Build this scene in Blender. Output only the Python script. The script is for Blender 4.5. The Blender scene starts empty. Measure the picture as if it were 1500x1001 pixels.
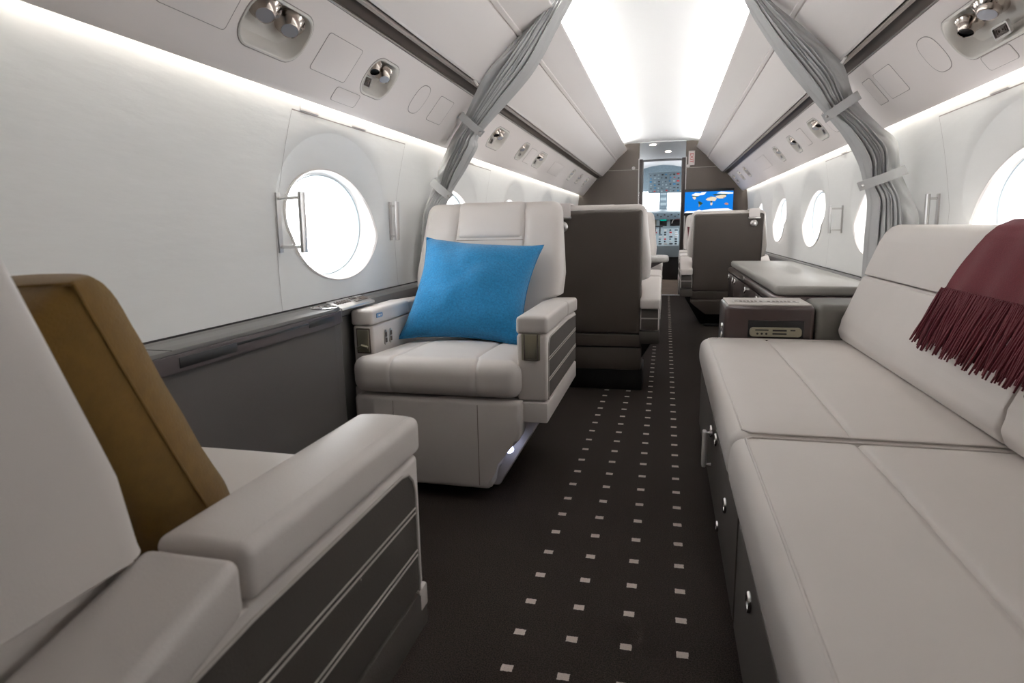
import bpy, bmesh, math, random
from mathutils import Vector, Matrix, noise
random.seed(7)
S = bpy.context.scene
COL = S.collection
PI = math.pi

# ------------------------------------------------------------------ materials
def lin(c):
    return tuple(((v/255)/12.92 if v/255 <= .04045 else ((v/255+.055)/1.055)**2.4) for v in c)
MATS = {}
def mat(name, rgb, rough=.5, metal=0., bump=0., bscale=200., var=0., vscale=6., spec=.5, sheen=0., coat=0., stretch=(1, 1, 1)):
    m = bpy.data.materials.new(name); m.use_nodes = True
    nt = m.node_tree; b = nt.nodes['Principled BSDF']
    b.inputs['Base Color'].default_value = (*lin(rgb), 1)
    b.inputs['Roughness'].default_value = rough
    b.inputs['Metallic'].default_value = metal
    b.inputs['Specular IOR Level'].default_value = spec
    if sheen: b.inputs['Sheen Weight'].default_value = sheen
    if coat: b.inputs['Coat Weight'].default_value = coat
    if bump or var:
        tc = nt.nodes.new('ShaderNodeTexCoord')
        mp = nt.nodes.new('ShaderNodeMapping'); mp.inputs['Scale'].default_value = stretch
        nt.links.new(tc.outputs['Object'], mp.inputs['Vector'])
    if bump:
        n = nt.nodes.new('ShaderNodeTexNoise'); n.inputs['Scale'].default_value = bscale
        n.inputs['Detail'].default_value = 3
        bp = nt.nodes.new('ShaderNodeBump'); bp.inputs['Strength'].default_value = bump
        bp.inputs['Distance'].default_value = .002
        nt.links.new(mp.outputs[0], n.inputs['Vector'])
        nt.links.new(n.outputs['Fac'], bp.inputs['Height'])
        nt.links.new(bp.outputs[0], b.inputs['Normal'])
    if var:
        n2 = nt.nodes.new('ShaderNodeTexNoise'); n2.inputs['Scale'].default_value = vscale
        n2.inputs['Detail'].default_value = 4
        nt.links.new(mp.outputs[0], n2.inputs['Vector'])
        r = nt.nodes.new('ShaderNodeValToRGB')
        c = lin(rgb)
        r.color_ramp.elements[0].position = .3; r.color_ramp.elements[1].position = .7
        r.color_ramp.elements[0].color = (*[v*(1-var) for v in c], 1)
        r.color_ramp.elements[1].color = (*[min(1, v*(1+var)) for v in c], 1)
        nt.links.new(n2.outputs['Fac'], r.inputs['Fac'])
        nt.links.new(r.outputs['Color'], b.inputs['Base Color'])
    MATS[name] = m
    return m
def emit(name, rgb, strength):
    m = bpy.data.materials.new(name); m.use_nodes = True
    nt = m.node_tree; nt.nodes.clear()
    e = nt.nodes.new('ShaderNodeEmission'); o = nt.nodes.new('ShaderNodeOutputMaterial')
    e.inputs[0].default_value = (*lin(rgb), 1); e.inputs[1].default_value = strength
    nt.links.new(e.outputs[0], o.inputs[0])
    return m

M_LEATHER = mat('cream_leather', (211, 204, 199), .42, bump=.12, bscale=420, var=.025, vscale=4)
M_SEAM = mat('seam_shadow_thread', (150, 141, 132), .8)
M_DARKLEATHER = mat('charcoal_leather', (74, 66, 60), .55, bump=.15, bscale=350)
M_PANEL = mat('taupe_fabric_panel', (70, 64, 59), .7, bump=.25, bscale=300)
M_PIPE = mat('panel_piping', (176, 169, 162), .5)
M_BROWN = mat('dark_brown_veneer', (62, 49, 47), .3, var=.1, vscale=5, stretch=(1, .15, 1), coat=.3)
M_DADO = mat('grey_dado_fabric', (78, 74, 72), .75, bump=.25, bscale=250)
M_LEDGE = mat('ledge_laminate', (108, 106, 105), .5)
M_LEDGEDARK = mat('ledge_edge_lacquer', (70, 62, 63), .5)
M_GREYLEATHER = mat('grey_leather', (158, 155, 150), .36, bump=.1, bscale=350)
M_CONSOLETOP = mat('console_pale_leather', (186, 180, 174), .38, bump=.1, bscale=350)
M_TAUPELEATHER = mat('taupe_leather', (84, 81, 75), .5, bump=.1, bscale=350)
M_WHITEWALL = mat('wall_white_vinyl', (236, 236, 234), .6, bump=.55, bscale=9, var=.012, vscale=5, stretch=(1, 1.0, 4))
M_VAL = mat('valence_plastic', (238, 231, 228), .45)
M_UPPER = mat('upper_panel_plastic', (236, 230, 227), .45)
M_CEIL = mat('ceiling_white', (240, 239, 238), .6)
M_GAP = mat('gap_shadow_gasket', (158, 150, 147), .8)
M_SOFTGAP = mat('soft_gap', (188, 184, 182), .8)
M_DARKGAP = mat('dark_gasket', (40, 36, 36), .8)
M_RAIL = mat('rail_bronze_lacquer', (98, 87, 80), .45)
M_RAILDARK = mat('rail_groove', (40, 34, 32), .5)
M_RAILLIT = mat('rail_satin_edge', (150, 140, 134), .4, metal=.1)
M_CHROME = mat('chrome', (226, 224, 222), .12, metal=1.)
M_SPOT = mat('polished_nickel', (196, 186, 178), .14, metal=1.)
M_SATIN = mat('satin_nickel', (205, 202, 200), .3, metal=1.)
M_CHAMP = mat('champagne_metal', (160, 156, 138), .32, metal=.8)
M_LENS = mat('frosted_lens', (168, 170, 178), .3)
M_BLACK = mat('black_plastic', (22, 21, 22), .4)
M_WHITEPL = mat('white_plastic', (228, 223, 220), .4)
M_DISH = mat('dish_plastic', (222, 218, 212), .4)
M_CURTAIN = mat('curtain_grey_linen', (190, 190, 190), .85, bump=.3, bscale=500, sheen=.1)
M_BLUE = mat('blue_felt', (20, 112, 160), .95, bump=.9, bscale=230, var=.2, vscale=130, sheen=.15)
M_MUSTARD = mat('mustard_velvet', (106, 78, 22), .9, bump=.3, bscale=300, var=.1, vscale=60, sheen=.15)
M_WINE = mat('burgundy_wool', (84, 20, 30), .95, bump=.5, bscale=420, var=.12, vscale=150, sheen=.05)
M_BULK = mat('bulkhead_taupe', (82, 73, 66), .55, bump=.1, bscale=200)
M_GALLEY = mat('galley_grey', (188, 188, 190), .5)
M_DOORDARK = mat('door_pocket_brown', (58, 48, 46), .4)
M_COCKPIT = mat('cockpit_blue_grey', (104, 120, 130), .55, var=.1, vscale=30)
M_COCKDK = mat('cockpit_dark', (40, 44, 50), .6)
M_COCKLT = mat('cockpit_light_grey', (150, 165, 172), .5)
M_RED = mat('red_plastic', (190, 40, 40), .5)
M_GALFLOOR = mat('galley_wood_floor', (188, 166, 148), .18, var=.1, vscale=4)
M_FRAMEBLUE = mat('window_inner_frame', (176, 190, 198), .4)
E_COVE = emit('cove_led', (252, 253, 252), 76.)
E_WASH = emit('wash_led', (252, 253, 247), 14.)
E_LAMP = emit('lamp_white', (235, 240, 255), 9.)
E_FLOORLED = emit('floor_led', (200, 212, 255), 6.)
E_GALLEY = emit('galley_lamp', (255, 235, 220), 25.)
E_SEA = emit('screen_sea', (20, 112, 200), 1.0)
E_ICE = emit('screen_ice', (228, 236, 246), .95)
E_SAND = emit('screen_sand', (222, 205, 178), .85)
E_GREEN = emit('screen_green', (62, 78, 40), .8)
E_LANDG = emit('screen_mixed', (150, 140, 100), .85)
E_CLAY = emit('screen_clay', (190, 130, 100), .85)
E_TEAL = emit('display_teal', (0, 168, 150), .9)
E_ORNG = emit('display_orange', (225, 150, 60), .9)
E_REDD = emit('display_red', (235, 70, 70), .9)

def carpet():
    m = bpy.data.materials.new('carpet_brown_with_square_dots'); m.use_nodes = True
    nt = m.node_tree; b = nt.nodes['Principled BSDF']; L = nt.links.new
    tc = nt.nodes.new('ShaderNodeTexCoord'); sp = nt.nodes.new('ShaderNodeSeparateXYZ')
    L(tc.outputs['Object'], sp.inputs[0])
    def mth(op, a, bb=None):
        n = nt.nodes.new('ShaderNodeMath'); n.operation = op
        for i, v in enumerate((a, bb)):
            if v is None: continue
            if isinstance(v, (int, float)): n.inputs[i].default_value = v
            else: L(v, n.inputs[i])
        return n.outputs[0]
    def cell(o, off, half):
        f = mth('FRACT', mth('ADD', mth('DIVIDE', mth('SUBTRACT', o, off), .12605), 100.5))
        return mth('LESS_THAN', mth('MULTIPLY', mth('ABSOLUTE', mth('SUBTRACT', f, .5)), .12605), half)
    nz = nt.nodes.new('ShaderNodeTexNoise'); nz.inputs['Scale'].default_value = 160; nz.inputs['Detail'].default_value = 2
    L(tc.outputs['Object'], nz.inputs['Vector'])
    wob = mth('MULTIPLY', mth('SUBTRACT', nz.outputs['Fac'], .5), .004)
    X = mth('ADD', sp.outputs[0], wob); Y = mth('ADD', sp.outputs[1], wob)
    d = mth('MULTIPLY', cell(X, -.2325, .0132), cell(Y, 1.1575, .0105))
    d = mth('MULTIPLY', d, mth('GREATER_THAN', sp.outputs[0], -.29))
    d = mth('MULTIPLY', d, mth('LESS_THAN', sp.outputs[0], .2))
    n = nt.nodes.new('ShaderNodeTexNoise'); n.inputs['Scale'].default_value = 330; n.inputs['Detail'].default_value = 3
    L(tc.outputs['Object'], n.inputs['Vector'])
    r = nt.nodes.new('ShaderNodeValToRGB')
    r.color_ramp.elements[0].position = .36; r.color_ramp.elements[1].position = .66
    r.color_ramp.elements[0].color = (*lin((19, 15, 14)), 1); r.color_ramp.elements[1].color = (*lin((60, 51, 46)), 1)
    L(n.outputs['Fac'], r.inputs['Fac'])
    r2 = nt.nodes.new('ShaderNodeValToRGB')
    r2.color_ramp.elements[0].color = (*lin((168, 156, 148)), 1); r2.color_ramp.elements[1].color = (*lin((226, 214, 206)), 1)
    L(n.outputs['Fac'], r2.inputs['Fac'])
    mx = nt.nodes.new('ShaderNodeMix'); mx.data_type = 'RGBA'
    L(d, mx.inputs[0]); L(r.outputs[0], mx.inputs[6]); L(r2.outputs[0], mx.inputs[7])
    L(mx.outputs[2], b.inputs['Base Color'])
    b.inputs['Roughness'].default_value = .95; b.inputs['Specular IOR Level'].default_value = .15
    bp = nt.nodes.new('ShaderNodeBump'); bp.inputs['Strength'].default_value = .6; bp.inputs['Distance'].default_value = .004
    L(n.outputs['Fac'], bp.inputs['Height']); L(bp.outputs[0], b.inputs['Normal'])
    return m
M_CARPET = carpet()

def glass():
    m = bpy.data.materials.new('window_pane_acrylic'); m.use_nodes = True
    nt = m.node_tree; nt.nodes.clear()
    t = nt.nodes.new('ShaderNodeBsdfTransparent'); g = nt.nodes.new('ShaderNodeBsdfGlossy')
    g.inputs['Roughness'].default_value = .02
    mx = nt.nodes.new('ShaderNodeMixShader'); mx.inputs[0].default_value = .05
    o = nt.nodes.new('ShaderNodeOutputMaterial')
    nt.links.new(t.outputs[0], mx.inputs[1]); nt.links.new(g.outputs[0], mx.inputs[2]); nt.links.new(mx.outputs[0], o.inputs[0])
    return m
M_GLASS = glass()

# ------------------------------------------------------------------ object helpers
def tag(o, label=None, cat=None, group=None, kind=None):
    if label: o['label'] = label
    if cat: o['category'] = cat
    if group: o['group'] = group
    if kind: o['kind'] = kind
    return o
def thing(name, label, cat, loc=(0, 0, 0), rotz=0., group=None):
    o = bpy.data.objects.new(name, None); COL.objects.link(o)
    o.empty_display_size = .05
    o.location = loc; o.rotation_euler = (0, 0, rotz)
    return tag(o, label, cat, group)
def obj(name, bm, m, parent=None, smooth=35., label=None):
    bmesh.ops.recalc_face_normals(bm, faces=bm.faces[:])
    me = bpy.data.meshes.new(name); bm.to_mesh(me); bm.free()
    me.materials.append(m)
    if smooth:
        me.polygons.foreach_set('use_smooth', [True]*len(me.polygons))
        me.set_sharp_from_angle(angle=math.radians(smooth))
    o = bpy.data.objects.new(name, me); COL.objects.link(o)
    if parent: o.parent = parent
    if label: o['label'] = label
    return o
def struct(name, bm, m, parent=None, smooth=35., label=None):
    o = obj(name, bm, m, parent, smooth, label)
    if parent is None: o['kind'] = 'structure'
    return o
def dup(root, loc, rotz=None, label=None, group=None):
    r = root.copy(); COL.objects.link(r); r.location = loc
    if rotz is not None: r.rotation_euler = (0, 0, rotz)
    if label: r['label'] = label
    if group: r['group'] = group
    for ch in list(root.children):
        c = ch.copy(); COL.objects.link(c); c.parent = r
        for g in list(ch.children):
            d = g.copy(); COL.objects.link(d); d.parent = c
    return r

def new(): return bmesh.new()
def rbox(bm, lo, hi, r=.005, seg=2, fn=None):
    vs = bmesh.ops.create_cube(bm, size=1.)['verts']
    for v in vs:
        v.co = Vector([(lo[i]+hi[i])/2 + v.co[i]*(hi[i]-lo[i]) for i in range(3)])
    if r > 0:
        es = list({e for v in vs for e in v.link_edges})
        out = bmesh.ops.bevel(bm, geom=es, offset=r, segments=seg, profile=.5, affect='EDGES')
        vs = list({v for f in out['faces'] for v in f.verts} | {v for v in vs if v.is_valid})
    if fn:
        for v in vs: v.co = Vector(fn(v.co))
    return bm
def axisvals(h, r, n, extra=()):
    c = []
    if r > 1e-6:
        k = 4
        c += [-h + r*(1-math.cos(i/k*PI/2)) for i in range(k)]
        a, b = -h+r, h-r
        c += [a+(b-a)*i/n for i in range(n+1)]
        c += [h - r*(1-math.cos((k-1-i)/k*PI/2)) for i in range(k)]
    else:
        c = [-h+2*h*i/n for i in range(n+1)]
    c += [e for e in extra if -h < e < h]
    c = sorted(c); o = [c[0]]
    for v in c[1:]:
        if v-o[-1] > 1e-5: o.append(v)
    return o
def soft(bm, lo, hi, r=.03, n=(10, 10, 4), fn=None, ex=((), (), ())):
    """rounded box on a dense grid; fn(x,y,z,u,v,w) may move each point (u,v,w in -1..1)"""
    c = [(lo[i]+hi[i])/2 for i in range(3)]; h = [(hi[i]-lo[i])/2 for i in range(3)]
    ax = [axisvals(h[i], min(r, h[i]*.98), n[i], [e-c[i] for e in ex[i]]) for i in range(3)]
    cache = {}
    def vert(p):
        k = tuple(round(q, 5) for q in p)
        if k in cache: return cache[k]
        inn = [max(-(h[i]-min(r, h[i]*.98)), min(h[i]-min(r, h[i]*.98), p[i])) for i in range(3)]
        d = Vector([p[i]-inn[i] for i in range(3)])
        if d.length > 1e-7: q = Vector(inn)+d.normalized()*min(r, *[hh*.98 for hh in h])
        else: q = Vector(p)
        x, y, z = q[0]+c[0], q[1]+c[1], q[2]+c[2]
        if fn: x, y, z = fn(x, y, z, q[0]/h[0], q[1]/h[1], q[2]/h[2])
        cache[k] = bm.verts.new((x, y, z)); return cache[k]
    for a in range(3):
        b, d = (a+1) % 3, (a+2) % 3
        for s in (-1, 1):
            for i in range(len(ax[b])-1):
                for j in range(len(ax[d])-1):
                    q = []
                    for bi, dj in ((i, j), (i+1, j), (i+1, j+1), (i, j+1)):
                        p = [0, 0, 0]; p[a] = s*h[a]; p[b] = ax[b][bi]; p[d] = ax[d][dj]; q.append(vert(p))
                    if len(set(q)) >= 3:
                        try: bm.faces.new(list(dict.fromkeys(q)))
                        except ValueError: pass
    return bm
def prism(bm, pts, axis, a0, a1, bevel=0., seg=2, fn=None):
    """pts: 2d polygon; axis 1 -> (x,z) extruded along y, axis 0 -> (y,z) along x, axis 2 -> (x,y) along z"""
    def P(p, a):
        return {0: (a, p[0], p[1]), 1: (p[0], a, p[1]), 2: (p[0], p[1], a)}[axis]
    A = [bm.verts.new(P(p, a0)) for p in pts]; B = [bm.verts.new(P(p, a1)) for p in pts]
    n = len(pts); fs = [bm.faces.new(A), bm.faces.new(B[::-1])]
    for i in range(n): fs.append(bm.faces.new((A[i], B[i], B[(i+1) % n], A[(i+1) % n])))
    vs = A+B
    if bevel > 0:
        es = list({e for v in vs for e in v.link_edges})
        out = bmesh.ops.bevel(bm, geom=es, offset=bevel, segments=seg, profile=.5, affect='EDGES')
        vs = list({v for f in out['faces'] for v in f.verts} | {v for v in vs if v.is_valid})
    if fn:
        for v in vs: v.co = Vector(fn(v.co))
    return bm
def sheet(bm, pts, y0, y1, ny=1):
    """open profile (x,z) swept along y"""
    rows = []
    for j in range(ny+1):
        y = y0+(y1-y0)*j/ny
        rows.append([bm.verts.new((p[0], y, p[1])) for p in pts])
    for j in range(ny):
        for i in range(len(pts)-1):
            bm.faces.new((rows[j][i], rows[j][i+1], rows[j+1][i+1], rows[j+1][i]))
    return bm
def tube(bm, pts, r, n=8, cap=True):
    pts = [Vector(p) for p in pts]; rings = []
    prev = None
    for i, p in enumerate(pts):
        t = (pts[min(i+1, len(pts)-1)]-pts[max(i-1, 0)]).normalized()
        a = prev if prev is not None else (Vector((0, 0, 1)) if abs(t.z) < .9 else Vector((1, 0, 0)))
        u = (a - t*a.dot(t)).normalized(); w = t.cross(u); prev = u
        rr = r[i] if isinstance(r, (list, tuple)) else r
        rings.append([bm.verts.new(p+u*rr*math.cos(2*PI*k/n)+w*rr*math.sin(2*PI*k/n)) for k in range(n)])
    for i in range(len(rings)-1):
        for k in range(n):
            bm.faces.new((rings[i][k], rings[i][(k+1) % n], rings[i+1][(k+1) % n], rings[i+1][k]))
    if cap:
        bm.faces.new(rings[0][::-1]); bm.faces.new(rings[-1])
    return bm
def lathe(bm, prof, origin, axis, n=20):
    """prof: (radius, height along axis)"""
    axis = Vector(axis).normalized(); o = Vector(origin)
    a = Vector((0, 1, 0)) if abs(axis.y) < .9 else Vector((1, 0, 0))
    u = (a-axis*a.dot(axis)).normalized(); w = axis.cross(u)
    rings = []
    for r, hgt in prof:
        if r < 1e-6: rings.append([bm.verts.new(o+axis*hgt)])
        else: rings.append([bm.verts.new(o+axis*hgt+u*r*math.cos(2*PI*k/n)+w*r*math.sin(2*PI*k/n)) for k in range(n)])
    for A, B in zip(rings, rings[1:]):
        for k in range(n):
            q = [A[k % len(A)], A[(k+1) % n % len(A)], B[(k+1) % n % len(B)], B[k % len(B)]]
            q = list(dict.fromkeys(q))
            if len(q) >= 3:
                try: bm.faces.new(q)
                except ValueError: pass
    return bm
def loft(bm, rings, closed=True, cap0=False, cap1=False):
    R = [[bm.verts.new(p) for p in r] for r in rings]
    n = len(R[0])
    for A, B in zip(R, R[1:]):
        for k in range(n if closed else n-1):
            bm.faces.new((A[k], A[(k+1) % n], B[(k+1) % n], B[k]))
    if cap0: bm.faces.new(R[0][::-1])
    if cap1: bm.faces.new(R[-1])
    return R
def rrect(w, h, r, n=6):
    pts = []
    for cx, cy, a0 in ((w/2-r, h/2-r, 0), (-w/2+r, h/2-r, 90), (-w/2+r, -h/2+r, 180), (w/2-r, -h/2+r, 270)):
        for i in range(n+1):
            a = math.radians(a0+90*i/n); pts.append((cx+r*math.cos(a), cy+r*math.sin(a)))
    return pts
def sstep(a, b, x):
    t = max(0, min(1, (x-a)/(b-a))); return t*t*(3-2*t)
def interp(tab, x):
    if x <= tab[0][0]: return tab[0][1]
    for (a, b), (c, d) in zip(tab, tab[1:]):
        if x <= c:
            t = (x-a)/(c-a); return b+(d-b)*t
    return tab[-1][1]

# ------------------------------------------------------------------ cabin shell
YB, YF = -1.6, 8.7
WT = [(.60, 1.122), (.72, 1.127), (.85, 1.130), (1.0, 1.128), (1.1, 1.124), (1.2, 1.118), (1.3, 1.108), (1.4, 1.094), (1.5, 1.075)]
def xw(z): return interp(WT, z)

bm = new(); rbox(bm, (-1.14, YB, -.03), (1.14, YF+.01, 0), 0)
struct('floor', bm, M_CARPET, label='dark brown carpet with rows of small pale square dots')

def window_ring(a, b, yc, zc, side, d, angs):
    out = []
    for t in angs:
        y = yc+a*math.cos(t); z = zc+b*math.sin(t)
        dd = d(t) if callable(d) else d
        out.append((side*(xw(z)+dd), y, z))
    return out
NA = 72
WA, WB_, WZ = .325, .208, .983
def dw(t): return max(0., min(1., (math.sin(t)+.2)/1.15))
def d_open(t): return .052*dw(t)**.8+.002
win_count = 0
LWIN = [2.15, 3.57, 4.99, 6.4, 7.8]
RWIN = [.79, 2.21, 3.62, 5.0, 6.4, 7.8]
def build_wall(side, wins, name, label):
    global win_count
    bm = new()
    Z0, Z1 = .60, 1.49
    zs = [Z0+(Z1-Z0)*i/14 for i in range(15)]
    y = YB
    hw = .56
    for yc in wins:
        if yc-hw > y+1e-4: sheet(bm, [(side*xw(z), z) for z in zs], y, yc-hw)
        # radial cell around the window
        angs = [2*PI*i/NA for i in range(NA)]
        corners = [math.atan2(sz, sy) % (2*PI) for sy, sz in ((hw, Z1-1.03), (-hw, Z1-1.03), (-hw, Z0-1.03), (hw, Z0-1.03))]
        fixed = corners+[math.atan2(z-1.03, s_*hw) % (2*PI) for z in zs[1:-1] for s_ in (-1, 1)]
        side_t = math.atan2(Z1-1.03, hw), math.atan2(Z0-1.03, hw)
        onside = lambda a: (math.cos(a) > 0 and side_t[1] < math.atan2(math.sin(a), math.cos(a)) < side_t[0]) or (math.cos(a) < 0 and side_t[1] < math.atan2(math.sin(a), -math.cos(a)) < side_t[0])
        angs = sorted([a for a in angs if not onside(a) and min(abs(a-c) for c in fixed) > .012]+fixed)
        def rect(t):
            c, s = math.cos(t), math.sin(t); k = 9.
            if abs(c) > 1e-6: k = min(k, hw/abs(c))
            if s > 1e-6: k = min(k, (Z1-1.03)/s)
            if s < -1e-6: k = min(k, (Z0-1.03)/s)
            zz = 1.03+s*k
            zz = min(zs, key=lambda q: abs(q-zz)) if min(abs(q-zz) for q in zs) < 1e-6 else zz
            return yc+c*k, zz
        def dish(t, k=1.): return yc+.395*k*math.cos(t), 1.045+(.270 if math.sin(t) > 0 else .272)*k*math.sin(t)
        def opening(t): return yc+WA*math.cos(t), WZ+WB_*math.sin(t)
        rings = []
        for k in (0, .2, .4, .6, .8, 1.):
            rings.append([(lambda r, q: (side*(xw(r[1]*(1-k)+q[1]*k)), r[0]*(1-k)+q[0]*k, r[1]*(1-k)+q[1]*k))(rect(t), dish(t)) for t in angs])
        for k, dd in ((.03, .002), (.09, .008), (.3, .022), (.65, .040), (1., .052)):
            row = []
            for t in angs:
                p, q = dish(t), opening(t)
                yy, zz = p[0]*(1-k)+q[0]*k, p[1]*(1-k)+q[1]*k
                row.append((side*(xw(zz)+dd*dw(t)**.8+.002*k), yy, zz))
            rings.append(row)
        loft(bm, rings)
        # window object
        win_count += 1
        an = [2*PI*i/NA for i in range(NA)]
        fb = new()
        W = lambda s, d: window_ring(WA*s, WB_*s, yc, WZ, side, d, an)
        loft(fb, [W(1.0, d_open), W(1.005, lambda t: d_open(t)-.006), W(.985, lambda t: d_open(t)-.008), W(.96, lambda t: d_open(t)-.002),
                  W(.94, lambda t: d_open(t)+.02), W(.905, .072)])
        names = 'left' if side < 0 else 'right'
        o = struct('window_%d' % win_count, fb, M_WHITEPL, label='oval cabin window in the %s sidewall, number %d counted from the back' % (names, wins.index(yc)+1))
        ib = new()
        loft(ib, [W(.907, .068), W(.885, .068), W(.870, .077), W(.862, .098)])
        obj('inner_frame', ib, M_FRAMEBLUE, o, label='pale blue grey inner window frame')
        gb = new(); r = W(.866, .092)
        gb.faces.new([gb.verts.new(p) for p in r])
        obj('pane', gb, M_GLASS, o, smooth=0, label='clear acrylic window pane')
        ob = new(); loft(ob, [W(.862, .098), W(.86, .16)])
        obj('outer_reveal', ob, M_WHITEPL, o)
        # portal so that daylight through the opening is sampled well
        ld = bpy.data.lights.new('daylight_portal', 'AREA'); ld.shape = 'ELLIPSE'; ld.size = .62; ld.size_y = .40
        ld.cycles.is_portal = True
        lo_ = bpy.data.objects.new('daylight_portal', ld); COL.objects.link(lo_)
        lo_.location = (side*(xw(WZ)+.14), yc, WZ); lo_.rotation_euler = (0, side*PI/2, PI)
        dirv = Vector((-side, 0, 0)); lo_.rotation_euler = dirv.to_track_quat('-Z', 'Y').to_euler()
        ld.size, ld.size_y = .44, .66
        y = yc+hw
    if y < YF: sheet(bm, [(side*xw(z), z) for z in zs], y, YF)
    bmesh.ops.remove_doubles(bm, verts=bm.verts[:], dist=1e-4)
    return struct(name, bm, M_WHITEWALL, label=label)
WL = build_wall(-1, LWIN, 'wall_left', 'white textured cabin sidewall on the left with oval windows')
WR = build_wall(1, RWIN, 'wall_right', 'white textured cabin sidewall on the right with oval windows')

def wall_strip(side, pts, w, m, parent, name, off=.0012):
    """thin gap line lying on the sidewall; pts (y,z)"""
    bm = new()
    for (ya, za), (yb, zb) in zip(pts, pts[1:]):
        n = max(1, int(abs(zb-za)/.04), int(abs(yb-ya)/.2))
        L = math.hypot(yb-ya, zb-za); px, pz = -(zb-za)/L*w/2, (yb-ya)/L*w/2
        rows = []
        for i in range(n+1):
            y = ya+(yb-ya)*i/n; z = za+(zb-za)*i/n
            rows.append([(side*(xw(z+pz*s)-off), y+px*s, z+pz*s) for s in (-1, 1)])
        loft(bm, rows, closed=False)
    return obj(name, bm, m, parent)
for side, par, yc in ((-1, WL, 2.15), (1, WR, 2.21), (1, WR, 3.62+.35), (-1, WL, 3.6)):
    wall_strip(side, [(yc-.41, .62), (yc-.40, 1.0), (yc-.30, 1.353)], .0022, M_SOFTGAP, par, 'panel_seam')
    wall_strip(side, [(yc+.5, .62), (yc+.49, 1.0), (yc+.60, 1.353)], .0022, M_SOFTGAP, par, 'panel_seam')
    wall_strip(side, [(yc-.30, 1.352), (yc+.60, 1.352)], .004, M_GAP, par, 'panel_gap')
    bmx = new()
    for yy in (yc-.20, yc+.15): rbox(bmx, (side*1.098-.004, yy-.055, 1.356), (side*1.098+.004, yy+.055, 1.376), .002)
    obj('panel_latch', bmx, M_WHITEPL, par)

# lower dado and window ledge
for side, nm, lb in ((-1, 'left', 'grey lower dado and ledge trim along the left sidewall'), (1, 'right', 'grey lower dado and ledge trim along the right sidewall')):
    bm = new()
    zt = .70 if side < 0 else .655
    prof = [(1.125, zt+.004), (1.085, zt), (1.075, zt-.012), (1.075, zt-.05), (1.095, zt-.06), (1.095, 0.)]
    sheet(bm, [(side*x, z) for x, z in prof], YB, YF)
    struct('baseboard_'+nm, bm, M_LEDGE, label=lb)
    bm = new(); rbox(bm, (side*1.119-.004, YB, zt+.001), (side*1.119+.004, YF, zt+.007), .001)
    struct('trim_%d' % (1 if side < 0 else 2), bm, M_DARKGAP, label='dark gasket line where the %s sidewall meets its ledge' % nm)

# valence (service panel) with holes for the dishes
V0, V1 = Vector((1.043, 1.375)), Vector((.853, 1.598))
VD = (V1-V0).normalized(); VN = Vector((-VD.y, VD.x))      # VN points to the back side; facing side = -VN
if VN.y < 0: VN = -VN
def vpos(side, y, s, n):
    """n > 0 towards the cabin"""
    p = V0+VD*s-VN*n
    return Vector((side*p.x, y, p.y))
# dish list: (yc, width, height, s centre, kind)
LD = [(1.565, .262, .132, .158, 'pair'), (2.175, .200, .130, .163, 'mix'), (3.80, .30, .128, .166, 'mix3'), (4.47, .19, .128, .166, 'mix1'),
      (5.10, .30, .128, .166, 'mix3'), (6.80, .20, .12, .180, 'mix1'), (7.40, .20, .12, .180, 'mix1'), (8.0, .20, .12, .180, 'mix1')]
RD = [(2.06, .52, .138, .160, 'trio'), (4.10, .24, .130, .160, 'mix3'), (4.79, .19, .128, .158, 'mix3'), (5.40, .19, .128, .158, 'mix1'),
      (7.30, .20, .12, .180, 'mix1'), (7.83, .20, .12, .180, 'mix1'), (8.40, .20, .12, .180, 'mix1')]
dg = None
def build_valence(side, dishes, name, label):
    bm = new()
    prof = []
    for s, n in ((.293, 0), (.05, 0), (.02, -.0), (.004, -.005), (-.003, -.010), (.0, -.013), (.015, -.014), (.293, -.014)):
        p = V0+VD*s-VN*n; prof.append((side*p.x, p.y))
    prism(bm, prof, 1, YB, YF-.01)
    bmesh.ops.recalc_face_normals(bm, faces=bm.faces[:])
    me = bpy.data.meshes.new(name); bm.to_mesh(me); bm.free()
    o = bpy.data.objects.new(name, me); COL.objects.link(o)
    cb = new()
    for yc, w, h, sc, k in dishes:
        ol = rrect(w, h, min(w, h)*.40)
        loft(cb, [[vpos(side, yc+a, sc+b, n) for a, b in ol] for n in (.03, -.06)], cap0=True, cap1=True)
    bmesh.ops.recalc_face_normals(cb, faces=cb.faces[:])
    cm = bpy.data.meshes.new('c'); cb.to_mesh(cm); cb.free()
    co = bpy.data.objects.new('c', cm); COL.objects.link(co)
    md = o.modifiers.new('b', 'BOOLEAN'); md.object = co; md.operation = 'DIFFERENCE'; md.solver = 'EXACT'
    deps = bpy.context.evaluated_depsgraph_get()
    nm = bpy.data.meshes.new_from_object(o.evaluated_get(deps))
    o.modifiers.clear(); o.data = nm
    bpy.data.objects.remove(co)
    nm.materials.clear(); nm.materials.append(M_VAL)
    nm.polygons.foreach_set('use_smooth', [True]*len(nm.polygons)); nm.set_sharp_from_angle(angle=math.radians(35))
    return tag(o, label, kind='structure')
VL = build_valence(-1, LD, 'trim_3', 'off white overhead service valence running above the left windows')
VR = build_valence(1, RD, 'trim_4', 'off white overhead service valence running above the right windows')

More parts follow.
